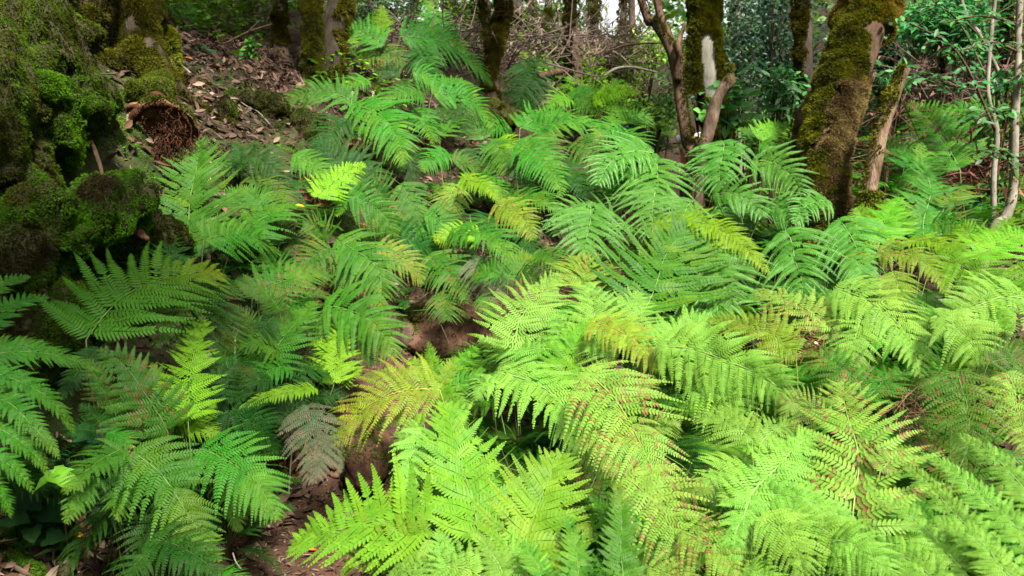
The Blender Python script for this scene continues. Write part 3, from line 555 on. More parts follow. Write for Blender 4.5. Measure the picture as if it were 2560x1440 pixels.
# bright ferns of the right foreground
fern('bright fern with a tall fan shaped frond above the bend of the path', '1290 880 1405 690 225 P 40; 1270 890 1195 850 70 P 12; 1290 900 1270 985 80 P 4', 4, 'G')
fern('rusty yellow fern behind the fan shaped frond', '1450 720 1440 640 160 Y 4; 1460 700 1530 690 110 Y 24; 1500 720 1540 660 90 Y', 4, 'G')
fern('bright green fern between the fan shaped frond and the dark comb fern', '1490 890 1470 705 200 P 6; 1560 860 1600 730 190 P 8; 1440 880 1380 790 150 P 8; 1620 890 1790 790 180 P 18; 1400 960 1480 800 160 H', 4, 'G')
fern('orange yellow withering frond fern in the middle of the bright ferns', '1470 805 1655 935 150 A 32; 1480 810 1560 780 100 Y 12; 1540 900 1440 870 120 P 16', 4, 'G')
fern('pale bright fern cascading over the edge of the path, right of the bend', '1240 930 1502 1200 265 P 72; 1420 890 1205 905 150 P 30; 1230 940 1190 1000 90 P 8', 4, 'G')
fern('orange green fern frond reaching left over the path', '1100 975 832 1112 235 A 56; 1080 990 900 940 110 Y 26; 1100 960 1020 900 90 F 12', 0, 'Y')
fern('upright light green fern fanning out beside the path bend', '1090 1010 1070 852 74 H 4; 1110 980 1195 865 110 H 8; 1120 990 1215 950 90 G 12; 1100 970 1165 1080 80 H 10; 1100 1000 1140 900 80 F', 0, 'G')
fern('broad fern with bold lobed leaflets on a pale stalk at the centre of the foreground', '1195 1350 1108 1005 280 F 12', 1, 'G')
fern('pale green fern drooping beside the path below the orange green frond', '1060 1075 1025 1245 115 P 22; 1050 1070 985 1130 80 P 14; 1060 1080 1090 1150 90 G; 1060 1060 930 1060 70 H 14', 1, 'G')
fern('yellowing lobed fern with a straight pale stalk in the central foreground', '1290 1430 1405 1135 300 F 10; 1380 1280 1480 1330 90 Y 10; 1330 1350 1210 1300 120 Y 10', 4, 'G')
fern('dark green fern with long toothed upright leaflets at the bottom centre', '1560 1470 1538 1205 112 E 6 .97; 1630 1460 1470 1235 100 E 12; 1450 1460 1420 1290 96 E 4; 1700 1440 1602 1262 100 E 8; 1350 1440 1300 1360 90 E', 4, 'D')
fern('yellow green fern reaching left across the path at the bottom', '1070 1330 722 1372 285 F 46; 1080 1350 850 1440 150 F 26; 1060 1320 960 1230 140 Y 14; 980 1330 920 1260 130 F 8', 1, 'G')
fern('pale green fern at the bottom edge in front of the lobed fern', '1140 1470 1092 1322 130 P 6; 1260 1450 1190 1330 110 P 10; 1200 1440 965 1440 160 P 26; 1330 1460 1235 1350 150 P 12', 3, 'G')
fern('fern thickly speckled with rust in the middle of the foreground', '1455 925 1660 1290 300 S 50; 1470 960 1530 900 90 S 6; 1560 1010 1640 950 110 S 8; 1600 1100 1700 1060 140 S 20; 1480 1060 1560 1200 160 S', 4, 'K')
fern('large pale fern with a frond sweeping right across the middle foreground', '1640 870 2008 1050 230 P 66; 1700 900 1780 1010 180 P 24; 1660 880 1760 820 140 P 12; 1740 950 1850 1080 190 P 30', 4, 'G')
fern('pale green fern with a white midrib below the sweeping pale frond', '1865 1260 2052 1085 200 P 24; 1880 1100 1740 1040 150 P 16; 1850 1160 1750 1230 140 P 14; 1900 1110 1990 1060 130 P 12', 4, 'G')
fern('yellow green fern with brown tips in the upper part of the bright ferns', '2080 825 1880 728 155 S 22; 1990 885 1765 800 160 Y 28; 2060 850 2080 760 110 S 8; 1900 860 1990 900 120 Y 18', 4, 'K')
fern('very bright fern frond drooping to the right above a dark gap', '2085 722 2302 945 225 P 62; 2120 760 2040 760 90 P 12; 2150 800 2140 920 150 P 10; 2200 740 2230 700 80 P', 4, 'G')
fern('yellow fern with orange tips left of the pale saplings', '2195 625 2372 742 135 Y 42; 2200 640 2110 640 90 Y 16; 2230 680 2240 780 110 Y 10; 2170 610 2160 520 70 F 6', 4, 'G')
fern('dark upright fern with level leaflets beneath the brown dead bracken', '2310 600 2305 355 135 G 4; 2330 560 2440 600 110 K 22; 2360 520 2420 460 100 K 10', 5, 'D', skirt=1)
fern('fern with upright fronds right beside the broken post', '2190 610 2252 492 120 H 8; 2260 590 2210 500 80 H 8; 2180 580 2140 520 70 F 4', 3, 'G')
fern('spreading fern at the right edge in front of the curved pale sapling', '2440 650 2580 585 150 H 18; 2450 640 2400 560 110 H 6; 2480 620 2530 540 100 H 6; 2270 602 2440 645 64 L 14', 4, 'G')
fern('bright fern hanging from the right edge in the middle of the frame', '2590 755 2330 815 210 P 36; 2330 645 2525 805 190 H 44; 2540 660 2600 780 170 H 12', 4, 'G')
fern('fern with a straight hanging frond above the dark gap at the right', '2345 790 2475 955 180 P 30; 2360 800 2280 830 110 H 18; 2400 790 2530 830 150 H 24; 2480 850 2590 900 120 K 14', 4, 'G')
fern('neat fern with fine brown tipped leaflets hanging right of the dark gap', '2392 925 2418 1180 195 K 14; 2380 930 2310 990 90 K 10', 3, 'K')
fern('rust tipped fern hanging at the right edge', '2515 930 2560 1135 170 S 16; 2470 910 2590 920 120 K 20; 2530 1000 2600 1080 130 K', 4, 'K')
fern('wide fern densely flecked with brown filling the right foreground', '2135 1345 2108 950 390 S 10; 2200 1180 2300 1120 130 S 14; 2060 1060 1950 1000 150 S 12; 2160 1000 2280 930 150 K 14; 2150 960 2010 880 150 K 16', 4, 'K')
fern('speckled fern at the bottom right of centre', '1560 1190 1720 1440 260 S 34; 1700 1330 1850 1450 210 S 24; 1660 1250 1780 1230 140 S 16; 1620 1420 1720 1480 160 S', 4, 'K')
fern('pale fern with one frond hanging straight down in the lower right', '1880 1235 1840 1405 125 P 16; 1890 1240 2140 1315 130 P 30; 1880 1230 1800 1260 90 P 12', 3, 'G')
fern('pale green fern with fine close leaflets along the bottom right', '1900 1290 2010 1450 190 P 30; 1970 1290 2150 1450 220 P 36; 2080 1350 2230 1450 170 P 26; 1860 1420 1950 1480 140 P', 4, 'G')
fern('huge pale fern in the bottom right corner with long parallel leaflets', '2500 1420 2245 1150 105 P 16; 2420 1440 2160 1215 115 P 14; 2590 1370 2300 1130 105 P 14; 2360 1470 2100 1305 115 P 12; 2620 1290 2390 1080 105 P 14; 2560 1470 2330 1290 120 P 12; 2620 1420 2480 1260 120 P', 4, 'G')
# farther ferns
fern('feathery fern with level fronds in front of the dead bracken at the right', '2400 425 2270 255 160 G 14; 2580 300 2290 300 140 G 30; 2300 430 2140 345 110 G 20; 2480 360 2390 280 120 G 10', 5, 'G')
fern('fern behind the mossy trunk at the top left', '430 120 505 12 125 G 14; 430 120 415 20 80 L 4; 440 125 520 90 80 G', 5, 'G')
fern('lime fern lit up between two dark trunks in the background', '1360 180 1285 122 70 L 12; 1370 190 1460 150 70 L 14; 1400 180 1340 150 60 L', 4, 'L')
fern('lime fern in the background left of the forked reddish tree', '1480 255 1600 232 60 L 12; 1490 250 1420 220 60 H 12; 1500 260 1560 200 60 H', 5, 'G')
fern('green fern on the far slope left of the forked reddish tree', '1560 320 1480 350 90 G 14; 1570 310 1630 300 90 G 14; 1560 330 1600 390 90 G 12; 1550 310 1540 250 80 H 6', 5, 'D')
fern('bright fern in the far undergrowth behind the level fronds', '1430 250 1370 270 80 H 14; 1440 245 1500 290 90 G 16; 1440 250 1420 190 70 H 6', 5, 'D')
fern('fern spreading below the shrub with large oval leaves', '1900 350 1980 315 80 H 14; 1890 360 1850 320 70 G 8; 1900 360 1960 400 90 G 14', 4, 'D')
fern('fern in the shade right of the broken post', '2260 420 2330 380 100 G 14; 2250 410 2200 360 80 G 10; 2260 430 2300 480 100 G 14', 4, 'D')
fern('grey green fern hanging beside the dark hollow under the far trunks', '1310 150 1330 280 120 D 8; 1330 200 1290 290 90 D; 1440 220 1470 280 70 G', 4, 'D')
# lower layer: small ferns in the gaps, many in dark D to suggest shade
LOW = [('low green fern mostly hidden beneath the bright ferns right of the path', 'low ferns under the bright foreground ferns', [(1350,1120,2.5),(1500,1330,2.0),(1750,1180,2.4),(1950,1230,2.1),(2200,1240,2.0),(2330,1340,1.8),(1620,960,2.9),(1420,1000,3.0),(1850,960,2.8),(2100,900,3.0),(2450,1040,2.4),(1750,1330,1.9),(2050,1400,1.7),(1400,880,3.4),(2330,860,3.2),(2520,1180,2.0),(2300,720,3.9),(2500,780,3.7),(1900,760,3.8),(1700,840,3.5)]),
       ('low dark fern hidden among the taller ferns left of the path', 'low ferns under the left bank ferns', [(520,990,3.1),(640,860,3.6),(760,900,3.7),(420,800,3.4),(560,760,3.8),(680,680,4.2),(780,640,4.6),(640,560,4.6),(340,950,2.9),(560,1130,3.0)]),
       ('small fern tucked into the slope between the middle ferns', 'small ferns in the middle slope gaps', [(1000,420,6.1),(1080,500,5.9),(1150,560,5.6),(1230,470,6.4),(1330,560,6.0),(1430,620,5.4),(900,400,6.0),(1080,610,5.3),(1400,560,5.9),(1460,380,7.2),(1560,300,8.6),(1150,420,6.6),(1240,680,5.2),(980,480,5.8),(1060,400,6.4),(1120,330,7.2),(1010,340,6.8),(1280,520,6.0),(1350,480,6.5),(1180,620,5.4),(1040,670,5.2),(930,330,6.5),(850,300,6.7),(1440,480,6.2),(1500,360,7.6),(1080,330,7.0),(900,180,8.0),(1380,700,4.9),(1060,160,8.6)]),
       ('small background fern below the leaning and broken trunks at the right', 'small ferns among the trunks at the right', [(2130,450,6.3),(2240,480,6.2),(2400,480,5.8),(2520,470,5.6),(1700,440,6.6),(1900,430,6.2),(2250,380,7.3),(2450,340,7.4),(2200,300,8.5),(2050,560,5.0),(1850,570,5.1),(1740,560,5.3),(1600,520,5.9),(2420,560,4.9),(2560,420,6.2)]),
       ('small fern in the undergrowth left of the forked reddish tree', 'small ferns in the undergrowth behind the middle', [(1500,230,9.4),(1560,260,9.0),(1620,220,9.8),(1660,290,8.2),(1590,310,8.3),(1540,200,10.2),(1420,240,9.0),(1640,340,7.4),(1870,380,7.0),(1380,140,10.0),(1140,150,9.0),(1200,60,10.5)])]
for label, grp, spots in LOW:
    for q, (px, py, d) in enumerate(spots):
        p = P(px, py, d); g = float(gz_fast(p[:1], p[1:2])[0])
        if path_dist(p[:1], p[1:2])[0] < .35: continue
        h = float(np.clip(p[2]-g, .18, .62)); c = np.array([p[0], p[1], g]); root = thing('fern', c, label, 'fern', grp)
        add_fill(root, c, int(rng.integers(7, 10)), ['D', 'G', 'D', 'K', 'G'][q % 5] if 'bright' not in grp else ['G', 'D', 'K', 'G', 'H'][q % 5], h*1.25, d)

# ------------------------------------------------------------------ trees
M_deadwood = bark_mat('dead_wood', [(.3, (.03, .018, .012)), (.48, (.12, .075, .045)), (.68, (.28, .2, .14))], scale=20, bump=.9, stretch=.22)
M_bark_white = bark_mat('white_bark', [(.3, (.13, .12, .085)), (.46, (.30, .28, .23)), (.7, (.42, .40, .35))], scale=9, bump=.5)
def trunk_pts(pts):                       # pts: (px, py, depth, width px)
    return np.array([P(a, b, d) for a, b, d, w in pts]), np.array([w/2/F*d for a, b, d, w in pts])
def grow(pts, n=40, up=0, down=.35):
    X, r = trunk_pts(pts)
    if down:
        f = X[0]-nrm(X[1]-X[0])*down*.5; f[2] = min(X[0][2]-down, float(gz_fast(f[:1], f[1:2])[0])-.25); X = np.vstack([f, X]); r = np.concatenate([[r[0]*1.35], r])
    if up: X = np.vstack([X, X[-1]+nrm(nrm(X[-1]-X[-2])+UP*.6)*up]); r = np.concatenate([r, [r[-1]*.7]])
    q = catmull(X, n); k = np.linspace(0, len(r)-1, n); return q, np.interp(k, np.arange(len(r)), r)
def moss_on(q, r, parent, c, dens=1., bias=None, size=.022, cols=((.10, .10, .012), (.16, .14, .02), (.06, .075, .01)), thr=.0, name='moss', seed=0, reach=1.0, strip=9.):
    seg = np.linalg.norm(np.diff(q, axis=0), axis=1); area = float((seg*2*math.pi*r[:-1]).sum()); n = int(min(90000, area*11000*dens/(size/.022)))
    t = rng.uniform(0, len(q)-1.001, n); i = t.astype(int); f = (t-i)[:, None]; p = q[i]*(1-f)+q[i+1]*f; rr = r[i]*(1-f[:, 0])+r[i+1]*f[:, 0]
    T = nrm(q[i+1]-q[i]); A = nrm(np.cross(T, np.array([.31, -.8, .2]))); B = np.cross(T, A); a = rng.uniform(0, 6.283, n)
    D = A*np.cos(a)[:, None]+B*np.sin(a)[:, None]; pos = p+D*(rr*(.97+.0))[:, None]
    w = fbm(pos, 4.5, 3, seed)+.25-thr
    if bias is not None: w = w+.9*(D@nrm(np.array(bias, float)))
    k = (w > rng.uniform(-.1, .25, n)) & in_view(pos, 60) & ((D*nrm(CAM-pos)).sum(1) > -.35) & ((D*nrm((CAM-pos)*[1, 1, 0])).sum(1) < strip); pos, D, w = pos[k][:26000], D[k][:26000], w[k][:26000]
    if len(pos) < 5: return None
    cc = pickn(cols, pos, 6, seed+7); pat = np.clip(fbm(pos, 9, 2, seed+3), -.6, .6)[:, None]; cc = cc*(1+.5*pat)
    lump = np.clip(.6+.8*fbm(pos, 14, 2, seed+5), .1, 1.4)
    pos = pos+D*(lump*size*.55*reach)[:, None]
    return tufts(name, pos, D, np.full(len(pos), size)*(.6+.5*lump), np.clip(cc, .004, 1), M_moss, parent, blades=4, droop=.55, wid=.2, off=c)
def crown_geo(c, R, nl, ls, cols, flat=.7, clump=10):
    cc = rand_unit(clump)*rng.uniform(.3, 1, (clump, 1))*np.array([1, 1, flat])*R*.8+c
    k = rng.integers(0, clump, nl); pos = cc[k]+rand_unit(nl)*(rng.uniform(0, 1, (nl, 1))**.5)*R*.42*np.array([1, 1, flat])
    nn = nrm(UP*.8+rand_unit(nl)); L = rng.uniform(.6, 1.2, nl)*ls
    return leaves_geo(pos, nn, rand_unit(nl), L, L*.42, pick(cols, nl, .3), .1, .15), cc
LEAFC = [(0.023, 0.07, 0.016), (0.039, 0.101, 0.016), (0.062, 0.133, 0.016), (0.02, 0.055, 0.02)]
def tree(label, pts, bark=M_bark, up=4.0, crown=1.3, moss=1., bias=None, msize=.022, mcols=((.10, .10, .012), (.16, .14, .02), (.06, .075, .01)), thr=0., branches=(), noise=.16, nl=1800, name='tree', cat='tree', group=None, ccol=LEAFC, seed=0, roots=0, mreach=1., extra=None):
    q, r = grow(pts, 60, up, .35); c = q[0].copy(); seed = seed or int(rng.integers(1, 90))
    e = thing(name, c, label, cat, group); mb = MB()
    mb.add(*tube_geo(q, r, 22, True, noise, 5, seed))
    tr = mb.build('trunk', bark, e, True, c)
    if roots:
        rb = MB()
        for k in range(roots):
            a = 6.283*k/roots+rng.normal(0, .3); d = np.array([math.cos(a), math.sin(a), 0]); base = q[0]+UP*.35; pp = []
            for t in (0, .3, .7, 1.1):
                p = base+d*t*r[1]*3.0; g = gz_fast(p[:1], p[1:2])[0]; p[2] = (g+.02-.04*t) if t > .2 else g+.18; pp.append(p)
            rq = catmull(pp, 12); rr_ = np.linspace(r[1]*.4, r[1]*.05, 12); rb.add(*tube_geo(rq, rr_, 9, True, .35, 9, k)); moss_on(rq, rr_, e, c, 1.8, None, msize, mcols, -1.3, 'root_moss')
        rb.build('root', bark, e, True, c)
    if moss: moss_on(q, r, e, c, moss, bias, msize, mcols, thr, seed=seed, reach=mreach)
    for bp in branches:
        bq, br = grow(bp, 26, 0, 0); bb = MB(); bb.add(*tube_geo(bq, br, 10, True, noise, 9, seed+3)); bb.build('branch', bark, e, True, c)
        if moss > .3: moss_on(bq, br, e, c, moss*.7, bias, msize, mcols, thr, seed=seed+1)
    if crown:
        top = q[-1]; bb = MB()
        (V, Q, T, C), cl = crown_geo(top+UP*crown*.3, crown, nl, .13, ccol)
        for k in cl[:7]: bb.add(*tube_geo(catmull([q[-8], (q[-8]+k)/2+rand_unit(1)[0]*.1, k], 7), np.linspace(r[-8]*.6, .01, 7), 6))
        cr = obj('crown', mesh_from('crown', V-c, Q, T, C, False, [M_leaf]), e); bb.build('limb', bark, cr, True, c)
    return e, q, r, c
G4 = ((.035, .038, .006), (.06, .06, .008), (.095, .09, .010)); BRM = ((.06, .036, .018), (.10, .06, .028), (.15, .10, .05), (.075, .06, .015))
# T13: the big leaning mossy trunk, hero of the right background
e, q, r, c = tree('large leaning trunk thick with olive and brown moss, largest tree right of centre',
     [(2068, 560, 4.9, 98), (2058, 430, 4.95, 108), (2072, 320, 5.0, 112), (2104, 220, 5.05, 116), (2136, 120, 5.1, 112), (2162, 40, 5.15, 112), (2178, -30, 5.2, 126)], M_bark_red, 3.2, 1.6, 2.4, (-1, -.1, .1), .028, ((.055, .055, .007), (.09, .09, .009), (.14, .13, .013)), .12, noise=.14, nl=2200, seed=12, mreach=1.1)
moss_on(q[:33], r[:33], e, c, 2.4, (.7, -.7, 0), .026, BRM, .20, 'dry_moss', 31); moss_on(q[46:], r[46:], e, c, 2.0, None, .034, ((.16, .14, .015), (.2, .13, .03)), -.3, 'hanging_moss', 44, 1.4)
tree('curved pinkish brown stem just behind the large leaning mossy trunk', [(1996, 450, 5.6, 28), (1990, 370, 5.6, 28), (2004, 290, 5.6, 30), (2046, 225, 5.6, 30), (2120, 130, 5.7, 30), (2150, 60, 5.7, 30)], M_bark_red, 2.0, 0, .25, thr=.3)
tree('dark trunk standing behind and left of the large leaning trunk', [(2020, 300, 7.8, 43), (2012, 180, 7.8, 41), (2008, 60, 7.8, 39), (2005, -30, 7.8, 41)], M_dark, 3.2, 1.6, .7, (-1, 0, 0), .03, G4, .2)
e, q, r, c = tree('mossy tree with a bare white strip of wood running down its trunk', [(1812, 520, 8.8, 74), (1806, 420, 8.8, 68), (1782, 240, 8.8, 62), (1768, 120, 8.8, 66), (1760, 0, 8.8, 72)], M_bark_white, 3.2, 1.7, 0, noise=.06, seed=5)
for i0, i1, st_p in ((8, 30, 9.), (29, 46, .87), (44, 60, 9.)): moss_on(q[i0:i1], r[i0:i1], e, c, 2.4, None, .035, ((.06, .07, .006), (.10, .11, .008), (.13, .13, .01)), -1.5, 'moss', 8, 1.3, st_p)
pass
qs = catmull([P(1733, 235, 8.7), P(1732, 180, 8.7), P(1738, 80, 8.7), P(1745, -20, 8.7)], 30); moss_on(qs, np.full(30, .06), e, c, 1.4, (0, -1, 0), .05, ((.07, .08, .008), (.10, .11, .01)), -.5, 'hanging_moss', 9, 1.0)
tree('slender reddish brown tree forking into two stems above the blue green ferns', [(1732, 420, 6.3, 34), (1716, 350, 6.3, 30), (1700, 250, 6.3, 27), (1690, 170, 6.3, 27), (1668, 110, 6.3, 24), (1632, 50, 6.3, 21), (1600, -10, 6.3, 20)], M_bark_red, 2.6, 1.2, .35, (1, 0, 0), .02, G4, .25,
     branches=([(1686, 170, 6.3, 19), (1676, 100, 6.35, 16), (1650, 40, 6.4, 20), (1640, -40, 6.4, 20)], [(1692, 200, 6.25, 24), (1698, 150, 6.2, 18), (1696, 110, 6.15, 16), (1712, 60, 6.2, 10)]), noise=.2, seed=21)
tree('short broken reddish snag leaning right beside the forked tree', [(1752, 410, 6.1, 30), (1768, 340, 6.1, 26), (1783, 275, 6.1, 22), (1802, 235, 6.1, 26), (1822, 205, 6.1, 26), (1824, 182, 6.1, 13), (1824, 158, 6.1, 9)], M_bark, 0, 0, .3, thr=.2, noise=.6, name='broken_snag', cat='snag', seed=33)
e, q, r, c = tree('broken leaning post of dead wood with yellow moss right of the large trunk', [(2172, 620, 4.5, 34), (2172, 520, 4.5, 35), (2188, 400, 4.5, 35), (2212, 300, 4.5, 31), (2242, 220, 4.5, 30), (2264, 172, 4.5, 27)], M_deadwood, 0, 0, .6, (-1, 0, .1), .022, ((.10, .11, .01), (.15, .17, .015)), .75, noise=.26, name='broken_post', cat='dead tree', seed=14)
moss_on(q[:24], r[:24], e, c, 1.4, (-1, -.3, 0), .032, ((.09, .10, .01), (.14, .17, .015)), .25, 'moss', 3, 1.0)
# pale saplings at the right
SAP = [('tall thin pale sapling curving at its foot at the right edge', [(2478, 590, 4.6, 22), (2512, 545, 4.6, 24), (2532, 480, 4.6, 22), (2536, 350, 4.6, 19), (2544, 180, 4.6, 17), (2550, 0, 4.6, 16)]),
       ('very thin pale sapling left of the curved one at the right', [(2482, 560, 5.2, 14), (2484, 440, 5.2, 13), (2492, 330, 5.2, 12), (2470, 230, 5.2, 10), (2478, 90, 5.2, 9), (2490, -20, 5.2, 8)]),
       ('thin grey stem bending under leafy twigs near the top right corner', [(2530, 300, 5.6, 10), (2500, 190, 5.6, 10), (2450, 90, 5.6, 9), (2400, -10, 5.6, 8)])]
def leafy(e, c, bp, n, ls, cols, w=.42, side=.10):
    q, r = grow(bp, 20, 0, 0); mb = MB(); mb.add(*tube_geo(q, r, 5)); t = rng.integers(3, 20, n); D = rand_unit(n)*[1, 1, .5]; tips = q[t]+D*side*rng.uniform(.3, 1, (n, 1))
    for a, b in zip(q[t][:24], tips[:24]): mb.add(*tube_geo(np.array([a, (a+b)/2+[0, 0, .01], b]), [.003, .002, .001], 3))
    br = mb.build('branch', M_bark, e, True, c)
    V, Q, T, C = leaves_geo(tips, nrm(UP+.5*rand_unit(n)-[0, .35, 0]), nrm(D+.5*rand_unit(n)), rng.uniform(.7, 1.2, n)*ls, rng.uniform(.7, 1.2, n)*ls*w, pick(cols, n, .25), .15, .15)
    obj('foliage', mesh_from('foliage', V-c, Q, T, C, False, [M_leaf]), br)
BLG = [(0.027, 0.125, 0.027), (0.016, 0.078, 0.02), (0.047, 0.164, 0.031), (0.031, 0.14, 0.023)]
for k, (lb, pts) in enumerate(SAP):
    e, q, r, c = tree(lb, pts, M_bark_pale, 1.2, 0, .12, thr=.3, noise=.1, name='sapling', cat='sapling', nl=500)
    if k == 0:
        for bp in ([(2545, 130, 4.6, 8), (2480, 105, 4.5, 6), (2400, 130, 4.4, 4)], [(2548, 60, 4.6, 8), (2450, 40, 4.7, 5), (2350, 60, 4.8, 3)], [(2540, 300, 4.6, 7), (2480, 270, 4.5, 4), (2440, 300, 4.4, 3)], [(2536, 420, 4.6, 6), (2500, 380, 4.5, 4), (2470, 390, 4.5, 3)], [(2545, 200, 4.6, 6), (2590, 150, 4.6, 3)]):
            leafy(e, c, bp, 46, .075, BLG)
    if k == 1:
        for bp in ([(2490, 330, 5.2, 7), (2400, 140, 5.1, 6), (2300, 70, 5.0, 5), (2240, 50, 5.0, 3)], [(2470, 230, 5.2, 6), (2360, 210, 5.2, 4), (2260, 170, 5.2, 3)], [(2470, 200, 5.2, 5), (2400, 60, 5.3, 4), (2330, 0, 5.3, 3)]):
            leafy(e, c, bp, 70, .08, BLG)
    if k == 2: leafy(e, c, [(2450, 90, 5.6, 6), (2380, 30, 5.6, 4), (2290, 20, 5.6, 3)], 80, .08, BLG); leafy(e, c, [(2500, 190, 5.6, 6), (2540, 250, 5.5, 4), (2570, 330, 5.5, 3)], 50, .08, BLG)
# left and middle trunks
tree('thick trunk furred with olive moss standing on the bank at the upper left', [(372, 250, 4.9, 120), (362, 170, 4.9, 100), (350, 90, 4.9, 92), (348, 0, 4.9, 100), (346, -60, 4.9, 100)], M_dark, 3.0, 2.3, 2.2, None, .022, ((.045, .042, .005), (.065, .062, .007), (.09, .085, .009)), -1.3, roots=5, nl=2400, seed=41)
tree('thin grey pole left of the thick mossy trunk', [(284, 150, 4.8, 17), (283, 60, 4.8, 17), (283, -40, 4.8, 17)], M_bark, 1.6, 0, .5, name='sapling', cat='sapling')
tree('low mossy forking tree leaning at the top left corner', [(200, 110, 4.6, 44), (228, 40, 4.6, 40), (262, -30, 4.6, 38)], M_dark, 2.4, 2.3, 1.2, None, .026, G4, -.3, branches=([(215, 70, 4.6, 34), (180, 20, 4.5, 30), (150, -40, 4.4, 30)],), nl=2400)
tree('small mossy stump at the foot of the thick trunk', [(425, 130, 5.1, 36), (420, 90, 5.1, 34), (418, 68, 5.1, 22)], M_dark, 0, 0, 1.6, None, .026, ((.12, .13, .01), (.17, .18, .012)), -.5, name='stump', cat='stump')
tree('dark trunk in the background right of the bright upper left fern', [(608, 90, 9, 30), (612, 30, 9, 28), (618, -30, 9, 28)], M_dark, 3, 2.2, .5, nl=3000)
tree('brown trunk with moss at its foot left of the paired trunks', [(706, 175, 7.6, 48), (700, 110, 7.6, 38), (700, 40, 7.6, 28), (700, -30, 7.6, 28)], M_bark, 3, 2.2, 1.0, None, .028, G4, .0, nl=3600)
tree('mossy trunk with a pale scar, left of the two paired trunks', [(782, 260, 6.8, 51), (780, 180, 6.8, 41), (782, 90, 6.8, 39), (778, 0, 6.8, 43), (776, -40, 6.8, 43)], M_bark, 3, 2.2, 1.8, None, .026, G4, -.25, nl=3600)
tree('black shaded trunk, right of the two paired trunks', [(836, 280, 7.0, 62), (834, 180, 7.0, 52), (836, 80, 7.0, 54), (850, 0, 7.0, 57), (855, -40, 7.0, 54)], M_dark, 3, 2.2, .8, (1, 0, 0), .035, ((.09, .085, .01),), .1, nl=3600)
tree('crooked mossy trunk in the middle background', [(1226, 260, 8.4, 49), (1232, 180, 8.4, 38), (1242, 110, 8.4, 36), (1252, 50, 8.4, 39), (1262, -30, 8.4, 38)], M_bark, 3, 1.8, 1.8, (-.6, -.3, 0), .028, G4, -.1, branches=([(1236, 150, 8.4, 23), (1218, 60, 8.5, 24), (1212, -30, 8.5, 24)],), seed=61)
tree('dark brown trunk right of the crooked mossy one', [(1438, 220, 9.2, 39), (1434, 130, 9.2, 34), (1430, 60, 9.2, 31), (1428, -30, 9.2, 30)], M_bark, 3, 1.6, .9, (-1, 0, 0), .03, G4, .1)
tree('thin pale trunk leaning between the two middle trunks', [(1328, 170, 9.4, 15), (1346, 100, 9.4, 16), (1366, 40, 9.4, 18), (1374, -30, 9.4, 18)], M_bark_pale, 2.6, 1.3, .7, None, .028, G4, .2)
BG = [(470, 90, 12, 26), (560, 70, 13, 24), (905, 60, 12, 28), (1010, 70, 14, 22), (1130, 90, 13, 26), (1180, 90, 11.5, 22), (1290, 120, 12, 26), (1322, 120, 13.5, 18), (1490, 140, 15, 24), (1540, 150, 17, 18), (1590, 150, 14, 16), (1850, 220, 13, 26), (1930, 240, 14, 22), (2110, 260, 12, 30), (2230, 200, 11, 30), (2300, 190, 13, 20), (2420, 180, 12, 26), (2500, 160, 10, 24), (60, 60, 9, 30), (520, 80, 10, 14), (760, 90, 11, 20)]
for k, (px, py, d, w) in enumerate(BG):
    b = P(px, py, d); g = float(gz_fast(b[:1], b[1:2])[0]); h = min(0, g-b[2]); py0 = py - h/d*F
    ln_ = rng.normal(0, 14)
    tree('slim trunk far back in the forest', [(px, py0, d, w*1.2), (px+ln_*.5, py0*.5, d, w), (px+ln_, -20, d, w*.95)], [M_bark, M_dark, M_bark_pale][(k*7) % 5 % 3], 2.6, 1.7 if px < 1400 or px > 1750 else 0, .7, None, .06, G4, .0, nl=1100, name='tree', group='slim trunks far back in the forest')

# ------------------------------------------------------------------ shrubs and far foliage
def shrub(label, px, py, d, rpx, nl, ls, cols, w=.45, stems=5, flat=.8, group=None, cat='shrub', name='shrub', up=.9, clump=9, mat=M_leaf, solid=.42):
    c0_ = P(px, py, d); R = rpx/F*d; g = float(gz_fast(c0_[:1], c0_[1:2])[0]); base = np.array([c0_[0], c0_[1], min(g, c0_[2]-R*.3)])
    e = thing(name, base, label, cat, group)
    cc = rand_unit(clump)*rng.uniform(.2, 1, (clump, 1))*np.array([1, .8, flat])*R*.75+c0_
    k = rng.integers(0, clump, nl); off = rand_unit(nl)*(rng.uniform(0, 1, (nl, 1))**.45)*R*solid; pos = cc[k]+off
    nn = nrm(UP*up+rand_unit(nl)-[0, .3, 0]); L = rng.uniform(.6, 1.25, nl)*ls; tone = np.repeat(rng.uniform(.75, 1.3, clump), 1)[k][:, None]
    V, Q, T, C = leaves_geo(pos, nn, nrm(off+.4*R*rand_unit(nl)), L, L*w, pick(cols, nl, .25)*tone, .15, .15)
    obj('foliage', mesh_from('foliage', V-base, Q, T, C, False, [mat]), e)
    mb = MB()
    for j in range(min(stems, clump)):
        mb.add(*tube_geo(catmull([base-UP*.05, base+(cc[j]-base)*.5+rand_unit(1)[0]*.08*R, cc[j]], 9), np.linspace(.012, .004, 9)*max(1, d/6), 5), col=(.8, .7, .6))
        for m in range(3):
            t = cc[j]+rand_unit(1)[0]*R*.35; mb.add(*tube_geo(np.array([cc[j]*.6+base*.4, (cc[j]+t)/2+rand_unit(1)[0]*.03, t]), np.array([.006, .005, .003])*max(1, d/6), 4), col=(.8, .7, .6))
    mb.build('stem', M_bark, e, True, base); return e
BL = [(0.027, 0.078, 0.035), (0.016, 0.055, 0.023), (0.047, 0.109, 0.055), (0.078, 0.14, 0.094)]; GR = [(0.047, 0.125, 0.016), (0.07, 0.172, 0.02), (0.031, 0.086, 0.016)]; YG = [(.16, .3, .02), (.11, .24, .02), (.22, .36, .03)]
